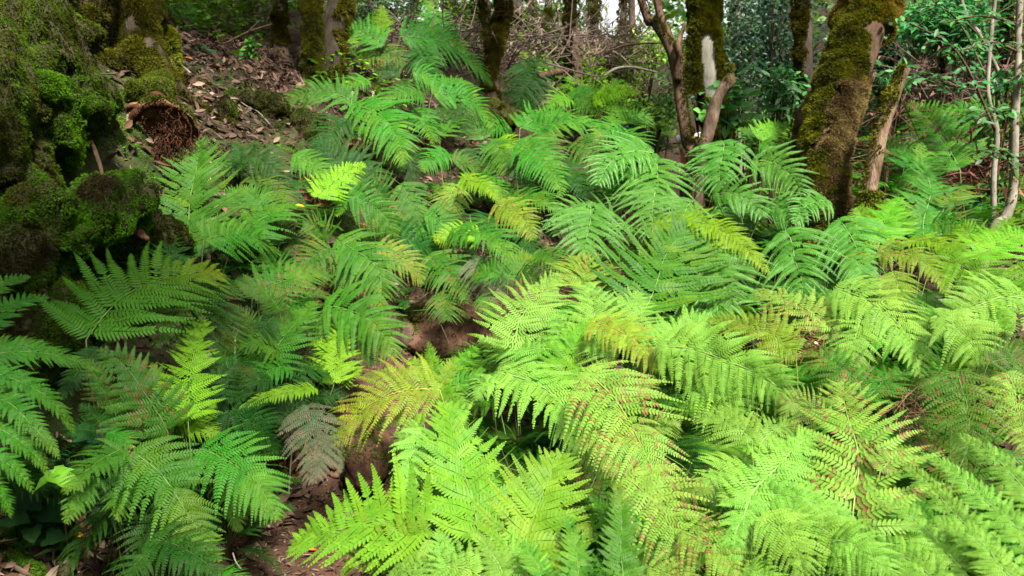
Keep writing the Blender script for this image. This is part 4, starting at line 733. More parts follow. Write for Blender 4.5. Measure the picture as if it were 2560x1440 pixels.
shrub('shrub with large oval bright green leaves beside the broken snag', 1820, 265, 6.6, 95, 90, .16, [(.09, .24, .05), (.12, .3, .06), (.07, .2, .05)], .6, 5, .9, up=1.3, clump=12)
shrub('leafy shrub with whorled pointed leaves left of the large leaning trunk', 1950, 225, 6.8, 105, 230, .12, [(.06, .19, .05), (.09, .25, .06), (.05, .14, .04)], .36, 6, .9, up=1.2)
shrub('dense shrub with small glossy blue grey leaves behind the white streaked tree', 1890, 130, 10.5, 210, 6500, .07, BL, .5, 8, 1.15, clump=22, solid=.5)
shrub('leafy whorls catching light behind the broken post', 2245, 190, 6.9, 60, 90, .13, [(.06, .2, .06), (.09, .25, .08)], .34, 3)
shrub('dark shaded bush behind the large leaning trunk at the right', 2230, 130, 9, 150, 2600, .10, [(.02, .06, .018), (.03, .085, .02)], .45, 6, clump=16)
shrub('bush with drooping green leaves filling the top right', 2400, 60, 7.5, 150, 1500, .10, [(.035, .15, .03), (.02, .09, .022), (.05, .18, .03)], .4, 6, .8, clump=16)
shrub('low leafy shrub on the right slope between the dead bracken and the saplings', 2480, 330, 6.6, 110, 420, .09, BLG, .4, 4)
shrub('bright green undergrowth bush left of the forked reddish tree', 1530, 190, 11, 120, 2600, .07, YG+GR, .5, 6, .7, clump=18)
shrub('tangled green bush below the sky gap', 1480, 250, 9.6, 110, 1800, .06, GR+YG, .5, 6, .6, clump=16)
shrub('leafy bush right of the forked reddish tree, in its shade', 1800, 160, 11.5, 110, 2200, .08, GR, .5, 6, 1)
shrub('yellow green sunlit bush behind the brushwood in the centre', 1150, 50, 13, 120, 2600, .09, YG+GR, .5, 6, .8, clump=16)
shrub('bright leaf bush left of the dark background trunk at the upper left', 545, 50, 12, 90, 1500, .09, YG, .5, 5, .8)
shrub('green bush behind the paired trunks', 700, 60, 12.5, 130, 2300, .09, GR, .5, 6, .8, clump=14)
shrub('leafy bush filling the gap behind the tall upper middle fern', 960, 40, 11.5, 130, 2300, .08, GR+BL, .5, 6, .7, clump=14)
shrub('small ivy like shrub on the leaf covered slope', 615, 128, 6.6, 34, 90, .06, [(.06, .2, .03), (.1, .28, .03)], .7, 3)
shrub('dark ivy patch beside the foot of the thick mossy trunk', 500, 130, 6.2, 26, 60, .07, [(.02, .09, .03), (.03, .12, .04)], .7, 3)
shrub('green shoots under the forked reddish tree', 1615, 290, 8.2, 60, 500, .07, GR+YG, .5, 5, .8)
shrub('green undergrowth beneath the large oval leaves', 1890, 330, 7.6, 90, 700, .07, GR, .5, 5, .8)
shrub('undergrowth bush in the shade right of the crooked trunk', 1560, 330, 8.6, 80, 700, .06, GR+BL, .5, 5, .7)
shrub('thin leaved twigs at the right edge above the rust tipped ferns', 2540, 200, 5.4, 80, 150, .08, BLG, .4, 3)
shrub('young broad leaved shoots by the sapling feet', 2490, 470, 5.6, 60, 90, .10, GR, .4, 3)
shrub('low bright bush on the ridge left of the forked reddish tree', 1600, 120, 12.5, 90, 1600, .08, YG, .5, 5, .7)
shrub('leafy bush behind the brushwood in the centre', 1330, 90, 12, 110, 2000, .08, GR+YG, .5, 5, .8, clump=14)
shrub('low bush at the foot of the dark brown middle trunk', 1450, 210, 9.9, 70, 900, .06, YG, .5, 5, .7)
shrub('bush closing the view behind the two walkers', 1660, 285, 15.5, 110, 2600, .09, GR, .5, 5, .8, clump=16)
# the wall of forest behind, a far-off mass
n = 170000; X = rng.uniform(-26, 30, n); Y = rng.uniform(14, 34, n); gzz = gz_fast(X, Y); Zt = rng.uniform(0, 1, n)**.8*9.5
p = np.stack([X, Y, gzz+Zt], -1)
q_ = p-CAM; zc = q_[:, 1]*cp-q_[:, 2]*sp; px = q_[:, 0]/zc*F+1280; py = 720-(q_[:, 1]*sp+q_[:, 2]*cp)/zc*F
dens = fbm(p, .55, 3, 77); cx_ = (px-1575)/85; cy_ = (py-25)/75; hole = cx_**2+cy_**2+.7*fbm(p, .9, 2, 5)
ang = X/Y; sky_gap = np.abs(ang-.150) < .048+.04*fbm(np.stack([Zt, Y, X], -1), .6, 2, 3)
k = (dens > -.35) & ~(sky_gap & (gzz+Zt-1.65 > Y*(.135))) & in_view(p, 500) & (~((zc < 19) & (px > 1560) & (px < 1800) & (py > 150)))
p = p[k]; d_ = dens[k]; nl = len(p); base = np.array([.05, .115, .012]); yel = np.array([.14, .22, .012]); blu = np.array([.03, .08, .035])
t = np.clip(.5+.9*fbm(p, .35, 3, 55), 0, 1)[:, None]; c_ = base*(1-t)+yel*t; t2 = np.clip(fbm(p, .3, 2, 66)*1.2, 0, 1)[:, None]; c_ = c_*(1-t2)+blu*t2
L = rng.uniform(.12, .26, nl); V, Q, T, C = leaves_geo(p, nrm(UP*.7+rand_unit(nl)-[0, .5, 0]), rand_unit(nl), L, L*.55, c_*rng.uniform(.6, 1.4, (nl, 1)), .1, .15)
tag(obj('distant_forest', mesh_from('distant_forest', V, Q, T, C, False, [M_leaf])), 'leafy forest closing off the view far behind the trunks', 'forest', kind='stuff')
# green ground cover of herbs and seedlings on the forest floor behind
n = 130000; X = rng.uniform(-7, 11, n); Y = 6+10*rng.uniform(0, 1, n)**1.2; k = in_view(np.stack([X, Y, gz_fast(X, Y)], -1), 80) & (path_dist(X, Y) > .4); X, Y = X[k], Y[k]; g_ = gz_fast(X, Y); pp_ = np.stack([X, Y, g_], -1)
w = fbm(pp_, .8, 3, 91)+.35*(X > .1)+.2*(Y > 8)-.1; k = w > rng.uniform(0, .5, len(w)); pp_ = pp_[k]; w = w[k]; pp_[:, 2] += rng.uniform(0, 1, len(w))**1.3*.7*np.clip(w+.3, 0, 1)+.02
tt_ = np.clip(.5+fbm(pp_, 1.1, 2, 93), 0, 1)[:, None]; L = rng.uniform(.035, .10, len(w)); V, Q, T, C = leaves_geo(pp_, nrm(UP+.45*rand_unit(len(w))), rand_unit(len(w)), L, L*.6, (np.array([.035, .11, .01])*(1-tt_)+np.array([.11, .22, .012])*tt_)*rng.uniform(.5, 1.4, (len(w), 1)), .15, .15)
tag(obj('undergrowth', mesh_from('undergrowth', V, Q, T, C, False, [M_leaf])), 'low green herbs and seedlings covering the forest floor behind the ferns', 'undergrowth', kind='stuff')
# unseen leaves round the clearing, added to let daylight in only from above
n = 60000; a_ = rng.uniform(0, 6.283, n); rr = rng.uniform(7.5, 11, n); X = rr*np.sin(a_)+.5; Y = rr*np.cos(a_)+2.5; g_ = gz_fast(X, Y); Z_ = g_+rng.uniform(0, 1, n)**.9*6.5; pp_ = np.stack([X, Y, Z_], -1)
k = ~in_view(pp_, 420) & (Y < 9); pp_ = pp_[k]; L = rng.uniform(.2, .42, len(pp_)); V, Q, T, C = leaves_geo(pp_, nrm(UP*.4+rand_unit(len(pp_))), rand_unit(len(pp_)), L, L*.5, pick(LEAFC, len(pp_), .3), .1, .15)
tag(obj('unseen_forest_screen', mesh_from('unseen_forest_screen', V, Q, T, C, False, [M_leaf])), 'unseen leafy forest added round the ferny hollow to block low daylight', 'forest', kind='stuff')
# added tree out of the frame, its crown placed to block light
def shade_canopy(name, label, c, R, nl, flat=.35):
    (V, Q, T, C), cl = crown_geo(np.array(c, float), R, nl, .17, LEAFC, flat, 26); q0 = np.array([c[0]-1.8, c[1]-2.2, gz(c[0]-1.8, c[1]-2.2)-.3])
    e = thing('tree', q0, label, 'tree'); f = obj('crown', mesh_from('crown', V-q0, Q, T, C, False, [M_leaf]), e); mb = MB()
    for k in cl[:10]: mb.add(*tube_geo(catmull([np.array(c)-(0, 0, R*.3), (np.array(c)+k)/2, k], 6), np.linspace(.06, .015, 6), 6))
    mb.build('limb', M_bark, f, True, q0)
    mb = MB(); mb.add(*tube_geo(catmull([q0, q0+(np.array(c)-q0)*.5+(.1, .1, 0), np.array(c)-(0, 0, R*.3)], 20), np.linspace(.16, .07, 20), 12, True, .15, 5, 3)); mb.build('trunk', M_bark, e, True, q0)

# ------------------------------------------------------------------ dead wood
def twig(name, label, pts, bark, cat='branch', forks=(), noise=.15, group=None, seg=8, moss=0, snap=0):
    q, r = grow(pts, 22, 0, 0)
    if snap: q[:, 2] = gz_fast(q[:, 0], q[:, 1])+r*snap
    c = q[0].copy(); e = thing(name, c, label, cat, group); mb = MB(); mb.add(*tube_geo(q, r, seg, True, noise, 9, len(pts))); mb.build('stem', bark, e, True, c)
    for f in forks:
        fq, fr = grow(f, 14, 0, 0)
        if snap: fq[:, 2] = gz_fast(fq[:, 0], fq[:, 1])+fr*snap
        m2 = MB(); m2.add(*tube_geo(fq, fr, 6, True, noise, 9)); m2.build('side_branch', bark, e, True, c)
    if moss: moss_on(q, r, e, c, moss, (0, 0, 1), .014, ((.06, .1, .01), (.1, .13, .012)), .1)
    return e
twig('fallen_branch', 'bleached forked branch propped in the brushwood behind the middle ferns', [(1316, 150, 8.6, 9), (1342, 180, 8.5, 11), (1368, 205, 8.4, 11), (1372, 250, 8.3, 12)], M_bark, forks=([(1372, 248, 8.3, 10), (1352, 262, 8.2, 8), (1348, 285, 8.1, 5)], [(1372, 248, 8.3, 10), (1400, 262, 8.2, 9), (1428, 292, 8.0, 5)], [(1342, 180, 8.5, 8), (1330, 140, 8.6, 6)]))
twig('fallen_log', 'short broken log end lying in the brushwood behind the middle ferns', [(1348, 192, 8.3, 17), (1372, 186, 8.4, 18), (1404, 178, 8.6, 15)], M_bark_red, 'log')
twig('fallen_branch', 'pale curved branch lying on the slope below the sky gap', [(1510, 190, 8.9, 6), (1540, 172, 8.9, 8), (1580, 168, 8.9, 7), (1640, 180, 8.8, 4)], M_bark_pale)
twig('fallen_branch', 'thin brown branch crossing behind the forked tree', [(1520, 128, 8.4, 4), (1570, 112, 8.4, 6), (1640, 108, 8.4, 5), (1700, 112, 8.5, 4)], M_bark)
twig('fallen_branch', 'pale stick leaning up to the right in the brushwood at top centre', [(1100, 120, 9, 6), (1130, 84, 9, 7), (1180, 70, 9, 5), (1250, 30, 9, 4)], M_bark_pale)
twig('fallen_branch', 'white stick on the leaf litter at the left of the thick mossy trunk', [(205, 78, 4.9, 8), (240, 84, 4.9, 8), (292, 92, 4.9, 6)], M_bark_pale)
twig('fallen_branch', 'white stick on the leaf covered slope right of the thick mossy trunk', [(420, 135, 5.3, 5), (450, 160, 5.2, 6), (476, 182, 5.1, 4)], M_bark_pale)
twig('fallen_branch', 'bare arching twig over the leaf covered slope', [(560, 110, 6.6, 4), (620, 80, 6.8, 5), (680, 60, 7, 4)], M_bark, forks=([(620, 80, 6.8, 4), (650, 50, 6.8, 2)],))
twig('root', 'pale wavy root running down the bank below the hollow stump', [(228, 352, 3.35, 9), (240, 385, 3.3, 11), (252, 420, 3.25, 10), (262, 470, 3.2, 6)], M_bark_red, 'root')
twig('root', 'reddish fibrous root hanging diagonally on the bank behind the big left frond', [(270, 500, 3.28, 12), (310, 540, 3.25, 20), (345, 580, 3.2, 22), (372, 600, 3.2, 10)], M_wood, 'root', noise=.5)
twig('fallen_branch', 'black wet stick stuck in the moss of the left bank', [(148, 480, 3.0, 7), (128, 510, 2.98, 10), (112, 535, 2.96, 8)], M_dark)
twig('fallen_branch', 'brown stick lying across the litter at the bottom left', [(225, 1412, 2.45, 6), (290, 1418, 2.45, 7), (360, 1424, 2.5, 5)], M_bark_red, snap=1.5)
twig('fallen_branch', 'pale straw stick on the leaf litter at the bottom left', [(190, 1380, 2.55, 4), (230, 1388, 2.55, 4), (262, 1394, 2.55, 3)], M_bark_pale, snap=1.8)
twig('fallen_branch', 'black bent twig at the left edge of the path', [(645, 1290, 2.72, 6), (655, 1315, 2.7, 7), (668, 1330, 2.7, 5)], M_dark, snap=1.5, forks=([(668, 1328, 2.7, 5), (700, 1325, 2.72, 5), (725, 1328, 2.75, 4)],))
twig('dead_stick', 'bare grey fern stem standing at the path edge below the purplish fern', [(722, 1235, 2.95, 4), (726, 1170, 2.95, 4), (732, 1110, 2.95, 4)], M_bark_pale, 'stem')
twig('cut_stick', 'cut green stem on the path soil at the bottom', [(582, 1382, 2.52, 4), (590, 1405, 2.5, 4), (602, 1422, 2.5, 3)], M_bark_pale, 'stem')
twig('root', 'thick curved root like a log lying above the path bend', [(930, 800, 4.5, 34), (960, 775, 4.45, 54), (1000, 768, 4.42, 56), (1040, 752, 4.42, 52), (1085, 730, 4.5, 46), (1120, 715, 4.6, 36)], M_bark, 'root', snap=.75, noise=.35, seg=18, moss=.8, forks=([(1000, 742, 4.5, 22), (975, 715, 4.55, 18), (968, 705, 4.6, 12)],))
twig('root', 'thin root snaking over the ground right of the curved root', [(1120, 770, 4.3, 6), (1150, 790, 4.25, 8), (1185, 800, 4.2, 7), (1230, 800, 4.2, 4)], M_bark_red, 'root', snap=.6)
twig('fallen_branch', 'yellow brown stalk standing upright beside the path bend', [(1122, 860, 3.5, 5), (1112, 835, 3.5, 5), (1102, 812, 3.5, 3)], M_bark_red, 'stem')
# litter twigs on the slope
G_ = 'twigs scattered over the leaf covered slope'
for k in range(46):
    px = rng.uniform(180, 900); py = rng.uniform(60, 330)+max(0, (400-px))*.3; d = 4.2+(1-py/400)*3.2; a = P(px, py, d)
    a[2] = gz_fast(a[:1], a[1:2])[0]+.015; L = rng.uniform(.1, .4); th = rng.uniform(0, 6.28); pts = []
    for t in (0, .35, .7, 1): 
        s = a+np.array([math.cos(th), math.sin(th), 0])*L*t+rand_unit(1)[0]*.02; s[2] = gz_fast(s[:1], s[1:2])[0]+.012+.02*rng.uniform(); pts.append(s)
    o = MB(); c = pts[0].copy(); o.add(*tube_geo(catmull(pts, 9), np.linspace(rng.uniform(.003, .008), .002, 9), 5)); f = o.build('twig', [M_bark, M_bark_pale, M_bark_red][k % 3], None, True, c); f.location = c
    tag(f, 'thin dry twig on the leaf covered slope', 'twig', G_)
# brushwood: grey brown dead stems behind the middle ferns, and reddish dead bracken at the right
def brush(name, label, cx, cy, d, wx, hy, dz, n, col, rad=(.004, .012), ll=(.3, 1.2), leaf=0, hang=.3):
    ks = min(1, ll[1]*.8); ks = ks*ks if ks < 1 else 1
    mb = MB(); c = P(cx, cy, d)
    for k in range(n):
        a = P(cx+rng.uniform(-wx, wx), cy+rng.uniform(-hy, hy), d+rng.uniform(-dz, dz)); L = rng.uniform(*ll); D = nrm(rand_unit(1)[0]*[1, .6, .7]+[0, 0, -hang*rng.uniform(-1, 1)])
        m_ = a+D*L*.5+rand_unit(1)[0]*L*.12; e_ = a+D*L+rand_unit(1)[0]*L*.2-UP*L*.15*hang
        r0 = rng.uniform(*rad); mb.add(*tube_geo(catmull([a, m_, e_], 7), np.linspace(r0, r0*.3, 7), 4, False), col=np.array(col)*rng.uniform(.5, 1.5))
        for j in range(leaf):
            t = rng.uniform(.2, 1); p0 = a+(e_-a)*t+rand_unit(1)[0]*.05; s = rand_unit(1)[0]*.02*ks; mb.add([p0-s, p0+s, p0+(rand_unit(1)[0]*.07-UP*.05)*ks], None, [(0, 1, 2)], np.array(col)*rng.uniform(.5, 1.7))
    return tag(mb.build(name, M_dry, None, False), label, 'brushwood', kind='stuff')
brush('brushwood', 'tangle of dead grey brown stems behind the middle ferns', 1180, 120, 9.4, 260, 60, .7, 520, (.20, .15, .12), leaf=3)
brush('brushwood', 'tangle of dead stems below the sky gap', 1470, 120, 10.6, 110, 45, .8, 300, (.26, .19, .14), leaf=3)
brush('dead_bracken', 'reddish dead bracken collapsed on the right slope', 2420, 300, 7.9, 170, 130, .6, 420, (.17, .11, .085), leaf=6)
brush('dead_bracken', 'brown dead fronds under the ferns at the right edge', 2400, 430, 5.9, 90, 50, .3, 130, (.14, .065, .04), leaf=6)
brush('brushwood', 'dead stems in the background at the upper left', 560, 70, 9.5, 130, 60, .6, 160, (.2, .15, .1), leaf=2)
brush('dead_bracken', 'red brown dead fronds in the gap between the bright right hand ferns', 2020, 865, 2.75, 44, 30, .08, 110, (.2, .085, .05), (.001, .003), (.03, .1), 8)
brush('dead_bracken', 'dead brown stems under the central foreground ferns', 1330, 1300, 2.5, 110, 90, .12, 160, (.17, .10, .06), (.001, .003), (.05, .2), 5)
brush('dead_bracken', 'dead brown stems at the gap right of the flecked fern', 2280, 1040, 2.5, 30, 90, .08, 90, (.17, .09, .055), (.001, .004), (.05, .16), 6)

# unseen crown added above the frame to keep sun off the left side
shade_canopy('shade_canopy', 'unseen leafy crown added above the frame to shade the left bank', (-.7, .7, 4.7), 1.45, 1100)
# hollow stump on the bank
def blob(name, mat, cen, rad, ns=.25, sc=5, seed=1, parent=None, c=None, nu=48, nv=28, fn=None, col=(1, 1, 1), rot=0):
    u = np.linspace(0, 2*math.pi, nu, endpoint=False); v = np.linspace(0, math.pi, nv); U, Vv = np.meshgrid(u, v); D = np.stack([np.cos(U)*np.sin(Vv), np.sin(U)*np.sin(Vv), np.cos(Vv)], -1)
    X = D*np.array(rad)
    if rot: X = np.stack([X[..., 0]*math.cos(rot)-X[..., 1]*math.sin(rot), X[..., 0]*math.sin(rot)+X[..., 1]*math.cos(rot), X[..., 2]], -1)
    X = X+cen; X = X+D*(np.mean(rad)*ns*fbm(X, sc, 4, seed))[..., None]
    if fn: X = fn(X, D)
    idx = np.arange(nu*nv).reshape(nv, nu); Q = np.stack([idx[:-1], idx[1:], np.roll(idx[1:], -1, 1), np.roll(idx[:-1], -1, 1)], -1).reshape(-1, 4)
    mb = MB(); mb.add(X, Q, None, col); return mb.build(name, mat, parent, True, c), X
sc_ = P(402, 345, 4.02); e = thing('stump', sc_-UP*.2, 'hollow rotten stump with a curled rim of reddish bark on the bank', 'stump'); c = sc_-UP*.2
toc = nrm(CAM-sc_)
def hollow(X, D):
    w = np.clip((D@nrm(toc+[.1, 0, -.25])-.35)/.5, 0, 1)[..., None]; return X-toc*w*.24
blob('wood_shell', M_wood, sc_+toc*-.08, (.20, .2, .2), .32, 7, 3, e, c, 72, 44, hollow)
for (ax, ay, bx, by, wdt) in ((320, 330, 480, 320, 30), (312, 275, 362, 262, 26), (365, 245, 440, 262, 24)):
    pass
rim = [P(322, 330, 3.9), P(335, 290, 3.86), P(370, 268, 3.84), (P(415, 262, 3.83)), P(455, 280, 3.84), P(478, 320, 3.88), P(474, 365, 3.9)]
mb = MB(); mb.add(*tube_geo(catmull(rim, 30), np.interp(np.linspace(0, 1, 30), [0, .2, .5, .8, 1], [.012, .020, .024, .022, .012]), 14, True, 1.1, 13, 4), col=(.33, .24, .2)); moss_on(catmull(rim, 30)[8:], np.full(22, .03), e, c, 1.3, (.4, .3, 1), .016, ((.05, .07, .007), (.08, .11, .008)), .1, 'rim_moss', 5); mb.build('bark_rim', M_wood, e, True, c)
mb = MB(); mb.add(*tube_geo(catmull([P(300, 285, 3.98), P(330, 268, 3.93), P(362, 278, 3.92)], 14), np.array([.012, .02, .028, .03, .03, .03, .03, .03, .03, .028, .026, .022, .018, .01])*.6, 10, True, .8, 14, 6), col=(.45, .33, .27))
mb.add(*tube_geo(catmull([P(358, 250, 3.98), P(398, 238, 3.92), P(432, 256, 3.9)], 14), np.array([.01, .016, .022, .026, .03, .03, .03, .03, .03, .028, .026, .022, .018, .01])*.6, 10, True, .8, 14, 7), col=(.45, .33, .27)); mb.build('bark_flap', M_wood, e, True, c)
mb = MB()
for k in range(420):
    a = P(rng.normal(420, 30), rng.normal(355, 34), 3.9+rng.uniform(-.02, .1)); f = rand_unit(1)[0]*.05+[.0, -.01, -.03]; mb.add(*tube_geo(catmull([a, a+f*.5+rand_unit(1)[0]*.02, a+f], 5), np.linspace(.0036, .001, 5), 4), col=np.array([.38, .27, .2])*rng.uniform(.5, 1.5))
mb.build('root_fibres', M_wood, e, True, c)
M_redsoil = bark_mat('trodden_red_earth', [(.3, (.022, .012, .008)), (.5, (.072, .034, .022)), (.72, (.13, .07, .047))], scale=7, bump=.35, stretch=1)
# mossy mound, path step, earth ridge, stones
def hit(px, py, d0):                    # where the line of sight meets the ground
    for d in np.arange(1.5, 14, .02):
        p = P(px, py, d)
        if p[2] < gz_fast(p[:1], p[1:2])[0]: return p
    return P(px, py, d0)
def mound(name, label, cat, px, py, d, rad, mat, moss, seed, rot=0, ns=.3, sink=.4):
    p = hit(px, py, d); g = float(gz_fast(p[:1], p[1:2])[0]); c = np.array([p[0], p[1], g]); e = thing(name, c, label, cat)
    o, X = blob('body', mat, c+UP*(rad[2]*(1-sink)-.0), rad, ns, 6, seed, e, c, rot=rot)
    if moss:
        Xf = X.reshape(-1, 3); m = int(9000*moss); i = rng.integers(0, len(Xf), m); Dn = nrm((Xf-(c+UP*rad[2]*.3))/np.array(rad)**2*np.mean(rad)**2)[i]; ps = Xf[i]+rand_unit(m)*.012
        w = fbm(ps, 5, 2, seed)+Dn[:, 2]*.7+.0; k = (w > .15) & (Dn[:, 2] > -.1)
        tufts('moss', ps[k], Dn[k], np.full(k.sum(), .014), pick([(.05, .11, .01), (.08, .13, .012), (.04, .07, .01)], k.sum(), .3), M_moss, e, 3, wid=.22, off=c)
    return e
mound('mossy_stump', 'low mossy stump at the left edge of the path', 'stump', 578, 1345, 2.72, (.09, .09, .13), M_soil, .9, 4)
mound('path_step', 'step of red earth edged with moss at the bend of the path', 'step', 1120, 880, 3.95, (.36, .26, .12), M_redsoil, .35, 7, .1, .22, .25)
mound('earth_ridge', 'trampled ridge of brown earth along the right side of the path', 'ridge', 930, 1170, 3.05, (.13, .36, .10), M_redsoil, .35, 8, .12, .25, .3)
mound('stone', 'flat green stone with moss beyond the path step', 'stone', 1070, 808, 4.2, (.16, .1, .05), M_soil, .9, 9)
mound('stone', 'small grey stone just beyond the path step', 'stone', 1128, 818, 4.15, (.045, .04, .03), M_bark, 0, 10, 0, .15)
mound('stone', 'small red stone on the path under the purplish fern', 'stone', 842, 1196, 2.95, (.035, .03, .022), M_soil, 0, 11, 0, .1)
mound('stone', 'mossy lump of earth under the ferns right of the path', 'stone', 1225, 985, 3.0, (.09, .09, .12), M_soil, 1., 12)
# single coloured leaves
def one_leaf(label, px, py, d, L, col, az, w=.4, tilt=.35, lift=.02, ground=True):
    p = P(px, py, d)
    if ground: p[2] = gz_fast(p[:1], p[1:2])[0]+lift
    nn = nrm(UP+np.array([[tilt*math.sin(az*3), -tilt, 0]])); V, Q, T, C = leaves_geo(np.zeros((1, 3)), nn, np.array([[math.cos(az), math.sin(az), 0]]), np.array([L]), np.array([L*w]), np.array([col]), .2, .25)
    me = mesh_from('leaf', V, Q, T, C, True, [M_dry]); o = obj('fallen_leaf', me, None, p); so = o.modifiers.new('thick', 'SOLIDIFY'); so.thickness = .0006; tag(o, label, 'leaf')
one_leaf('bright orange fallen leaf on the dark path soil', 760, 1256, 2.85, .04, (.85, .22, .02), .2, .35)
one_leaf('long orange fallen leaf on the earth ridge beside the path', 888, 1215, 2.85, .065, (.7, .25, .03), .3, .16)
one_leaf('larger yellow fallen leaf above the litter at bottom left', 175, 1328, 2.55, .06, (.75, .5, .02), -.2, .45)
one_leaf('smaller yellow fallen leaf near the bottom left moss', 218, 1402, 2.45, .045, (.75, .5, .03), .2, .4)
one_leaf('curled tan leaf at the path edge under the reaching fern', 800, 1400, 2.5, .07, (.4, .24, .13), .6, .3)
one_leaf('yellow leaf on the slope right of the thick mossy trunk', 535, 232, 5.9, .08, (.75, .4, .03), .1)
one_leaf('orange leaf near the foot of the thick mossy trunk', 462, 176, 5.7, .08, (.8, .3, .03), .1)
one_leaf('small orange leaf resting on a fern frond', 738, 512, 3.85, .05, (.85, .45, .02), .1, .45, .4, 0, False)
one_leaf('dry tan leaf caught on the flecked fern in the right foreground', 2092, 1238, 1.72, .045, (.62, .42, .27), -.2, .5, .5, 0, False)
one_leaf('small tan leaf caught on the rusty speckled fern', 2036, 858, 2.5, .03, (.6, .45, .3), .5, .5, .5, 0, False)
# ivy at the bottom left
def ivy_leaf(mb, p, nn, dr, L, col, wb=1.):
    o_ = [(.03, 0), (-.14, .30), (.08, .56), (.34, .42), (.52, .44), (.72, .24), (1, 0), (.72, -.24), (.52, -.44), (.34, -.42), (.08, -.56), (-.14, -.30)]
    d = nrm(dr-nn*(dr@nn)); s = np.cross(nn, d); V = [p+L*(a*d+b*wb*s)+nn*L*(.22*abs(b)-.22*a*a) for a, b in o_]+[p+L*.35*d]
    mb.add(V, None, [(12, (k+1) % 12, k) for k in range(12)], col)
e0 = P(110, 1290, 2.5); e0[2] = gz_fast(e0[:1], e0[1:2])[0]; iv = thing('ivy', e0, 'glossy dark ivy leaves trailing over the ground at the lower left', 'ivy')
vine = MB(); pts = []
for (px, py, d, L, col, az) in [(190, 1095, 2.55, .13, (.012, .10, .035), .2), (165, 1150, 2.55, .09, (.02, .10, .03), 2.5), (55, 1235, 2.4, .12, (.012, .075, .04), -.8), (120, 1260, 2.42, .13, (.012, .08, .045), -1.0), (130, 1175, 2.45, .11, (.015, .075, .04), -.6),
                                 (20, 1290, 2.35, .1, (.015, .09, .03), -.4), (80, 1320, 2.4, .07, (.03, .16, .05), -1.2), (115, 1345, 2.4, .08, (.02, .12, .05), .1), (250, 1120, 2.7, .08, (.02, .1, .03), .4), (240, 1065, 2.7, .09, (.015, .1, .03), 0), (20, 1190, 2.4, .09, (.012, .07, .03), -2)]:
    p = P(px, py, d); mb = MB(); nn = nrm(np.array([rng.normal(0, .2), -.55, 1.])); ivy_leaf(mb, p, nn, np.array([math.cos(az), math.sin(az)*.7, 0]), L*.85, np.array(col)*[1.3, .95, .5]); o = mb.build('leaf', M_leaf, iv, False, e0); pts.append(p)
    g = p.copy(); g[2] = gz_fast(p[:1], p[1:2])[0]; vine.add(*tube_geo(catmull([g, (g+p)/2+[.01, .02, 0], p], 6), .0018, 4), col=(.5, .5, .3))
for a, b in zip(pts[:-1], pts[1:]):
    a = a.copy(); b = b.copy(); a[2] = gz_fast(a[:1], a[1:2])[0]+.01; b[2] = gz_fast(b[:1], b[1:2])[0]+.01; vine.add(*tube_geo(catmull([a, (a+b)/2+[0, 0, .02], b], 8), .0025, 5), col=(.6, .45, .3))
vine.build('vine', M_bark, iv, True, e0)
p = P(135, 1185, 2.2); iv2 = thing('ivy', p-[0, 0, .2], 'single young lime green lobed leaf above the dark ivy at lower left', 'ivy'); c = p-[0, 0, .2]
for az, L, q in ((-.55, .12, 0), (2.9, .045, 0), (-2.0, .07, 1), (.7, .06, 1)):
    mb = MB(); ivy_leaf(mb, p, nrm(np.array([.1, -.6, 1.])), np.array([math.cos(az), math.sin(az)*.8, 0]), L*.95, (.13, .33, .015), .5); mb.build('leaf_lobe', M_leaf, iv2, False, c)
mb = MB(); mb.add(*tube_geo(catmull([np.array([c[0], c[1], gz_fast(c[:1], c[1:2])[0]]), p-[0, -.02, .08], p], 7), .002, 4), col=(.5, .8, .2)); mb.build('stalk', M_bark, iv2, True, c)
# unfurling fiddleheads
for (px, py, d, h) in ((588, 832, 3.3, .22), (880, 232, 6.3, .2), (932, 232, 6.2, .2)):
    p = P(px, py, d); mb = MB(); t = np.linspace(0, 9, 26); sp_ = np.stack([.014*(1-t/11)*np.cos(t-1.57), np.zeros(26), .014*(1-t/11)*np.sin(t-1.57)], -1)+p
    mb.add(*tube_geo(np.vstack([catmull([p-[0, 0, h], p-[.01, 0, h*.5], p-[0, 0, .014]], 8), sp_]), np.linspace(.005, .003, 34), 6), col=(.35, .4, .2)); c = p-[0, 0, h]; o = mb.build('fiddlehead', M_stalk, None, True, c); o.location = c
    tag(o, {588: 'pale coiled fern shoot beside the dark rust spotted fern', 880: 'coiled fern shoot, left of the pair on the slope', 932: 'coiled fern shoot, right of the pair on the slope'}[px], 'fern shoot')
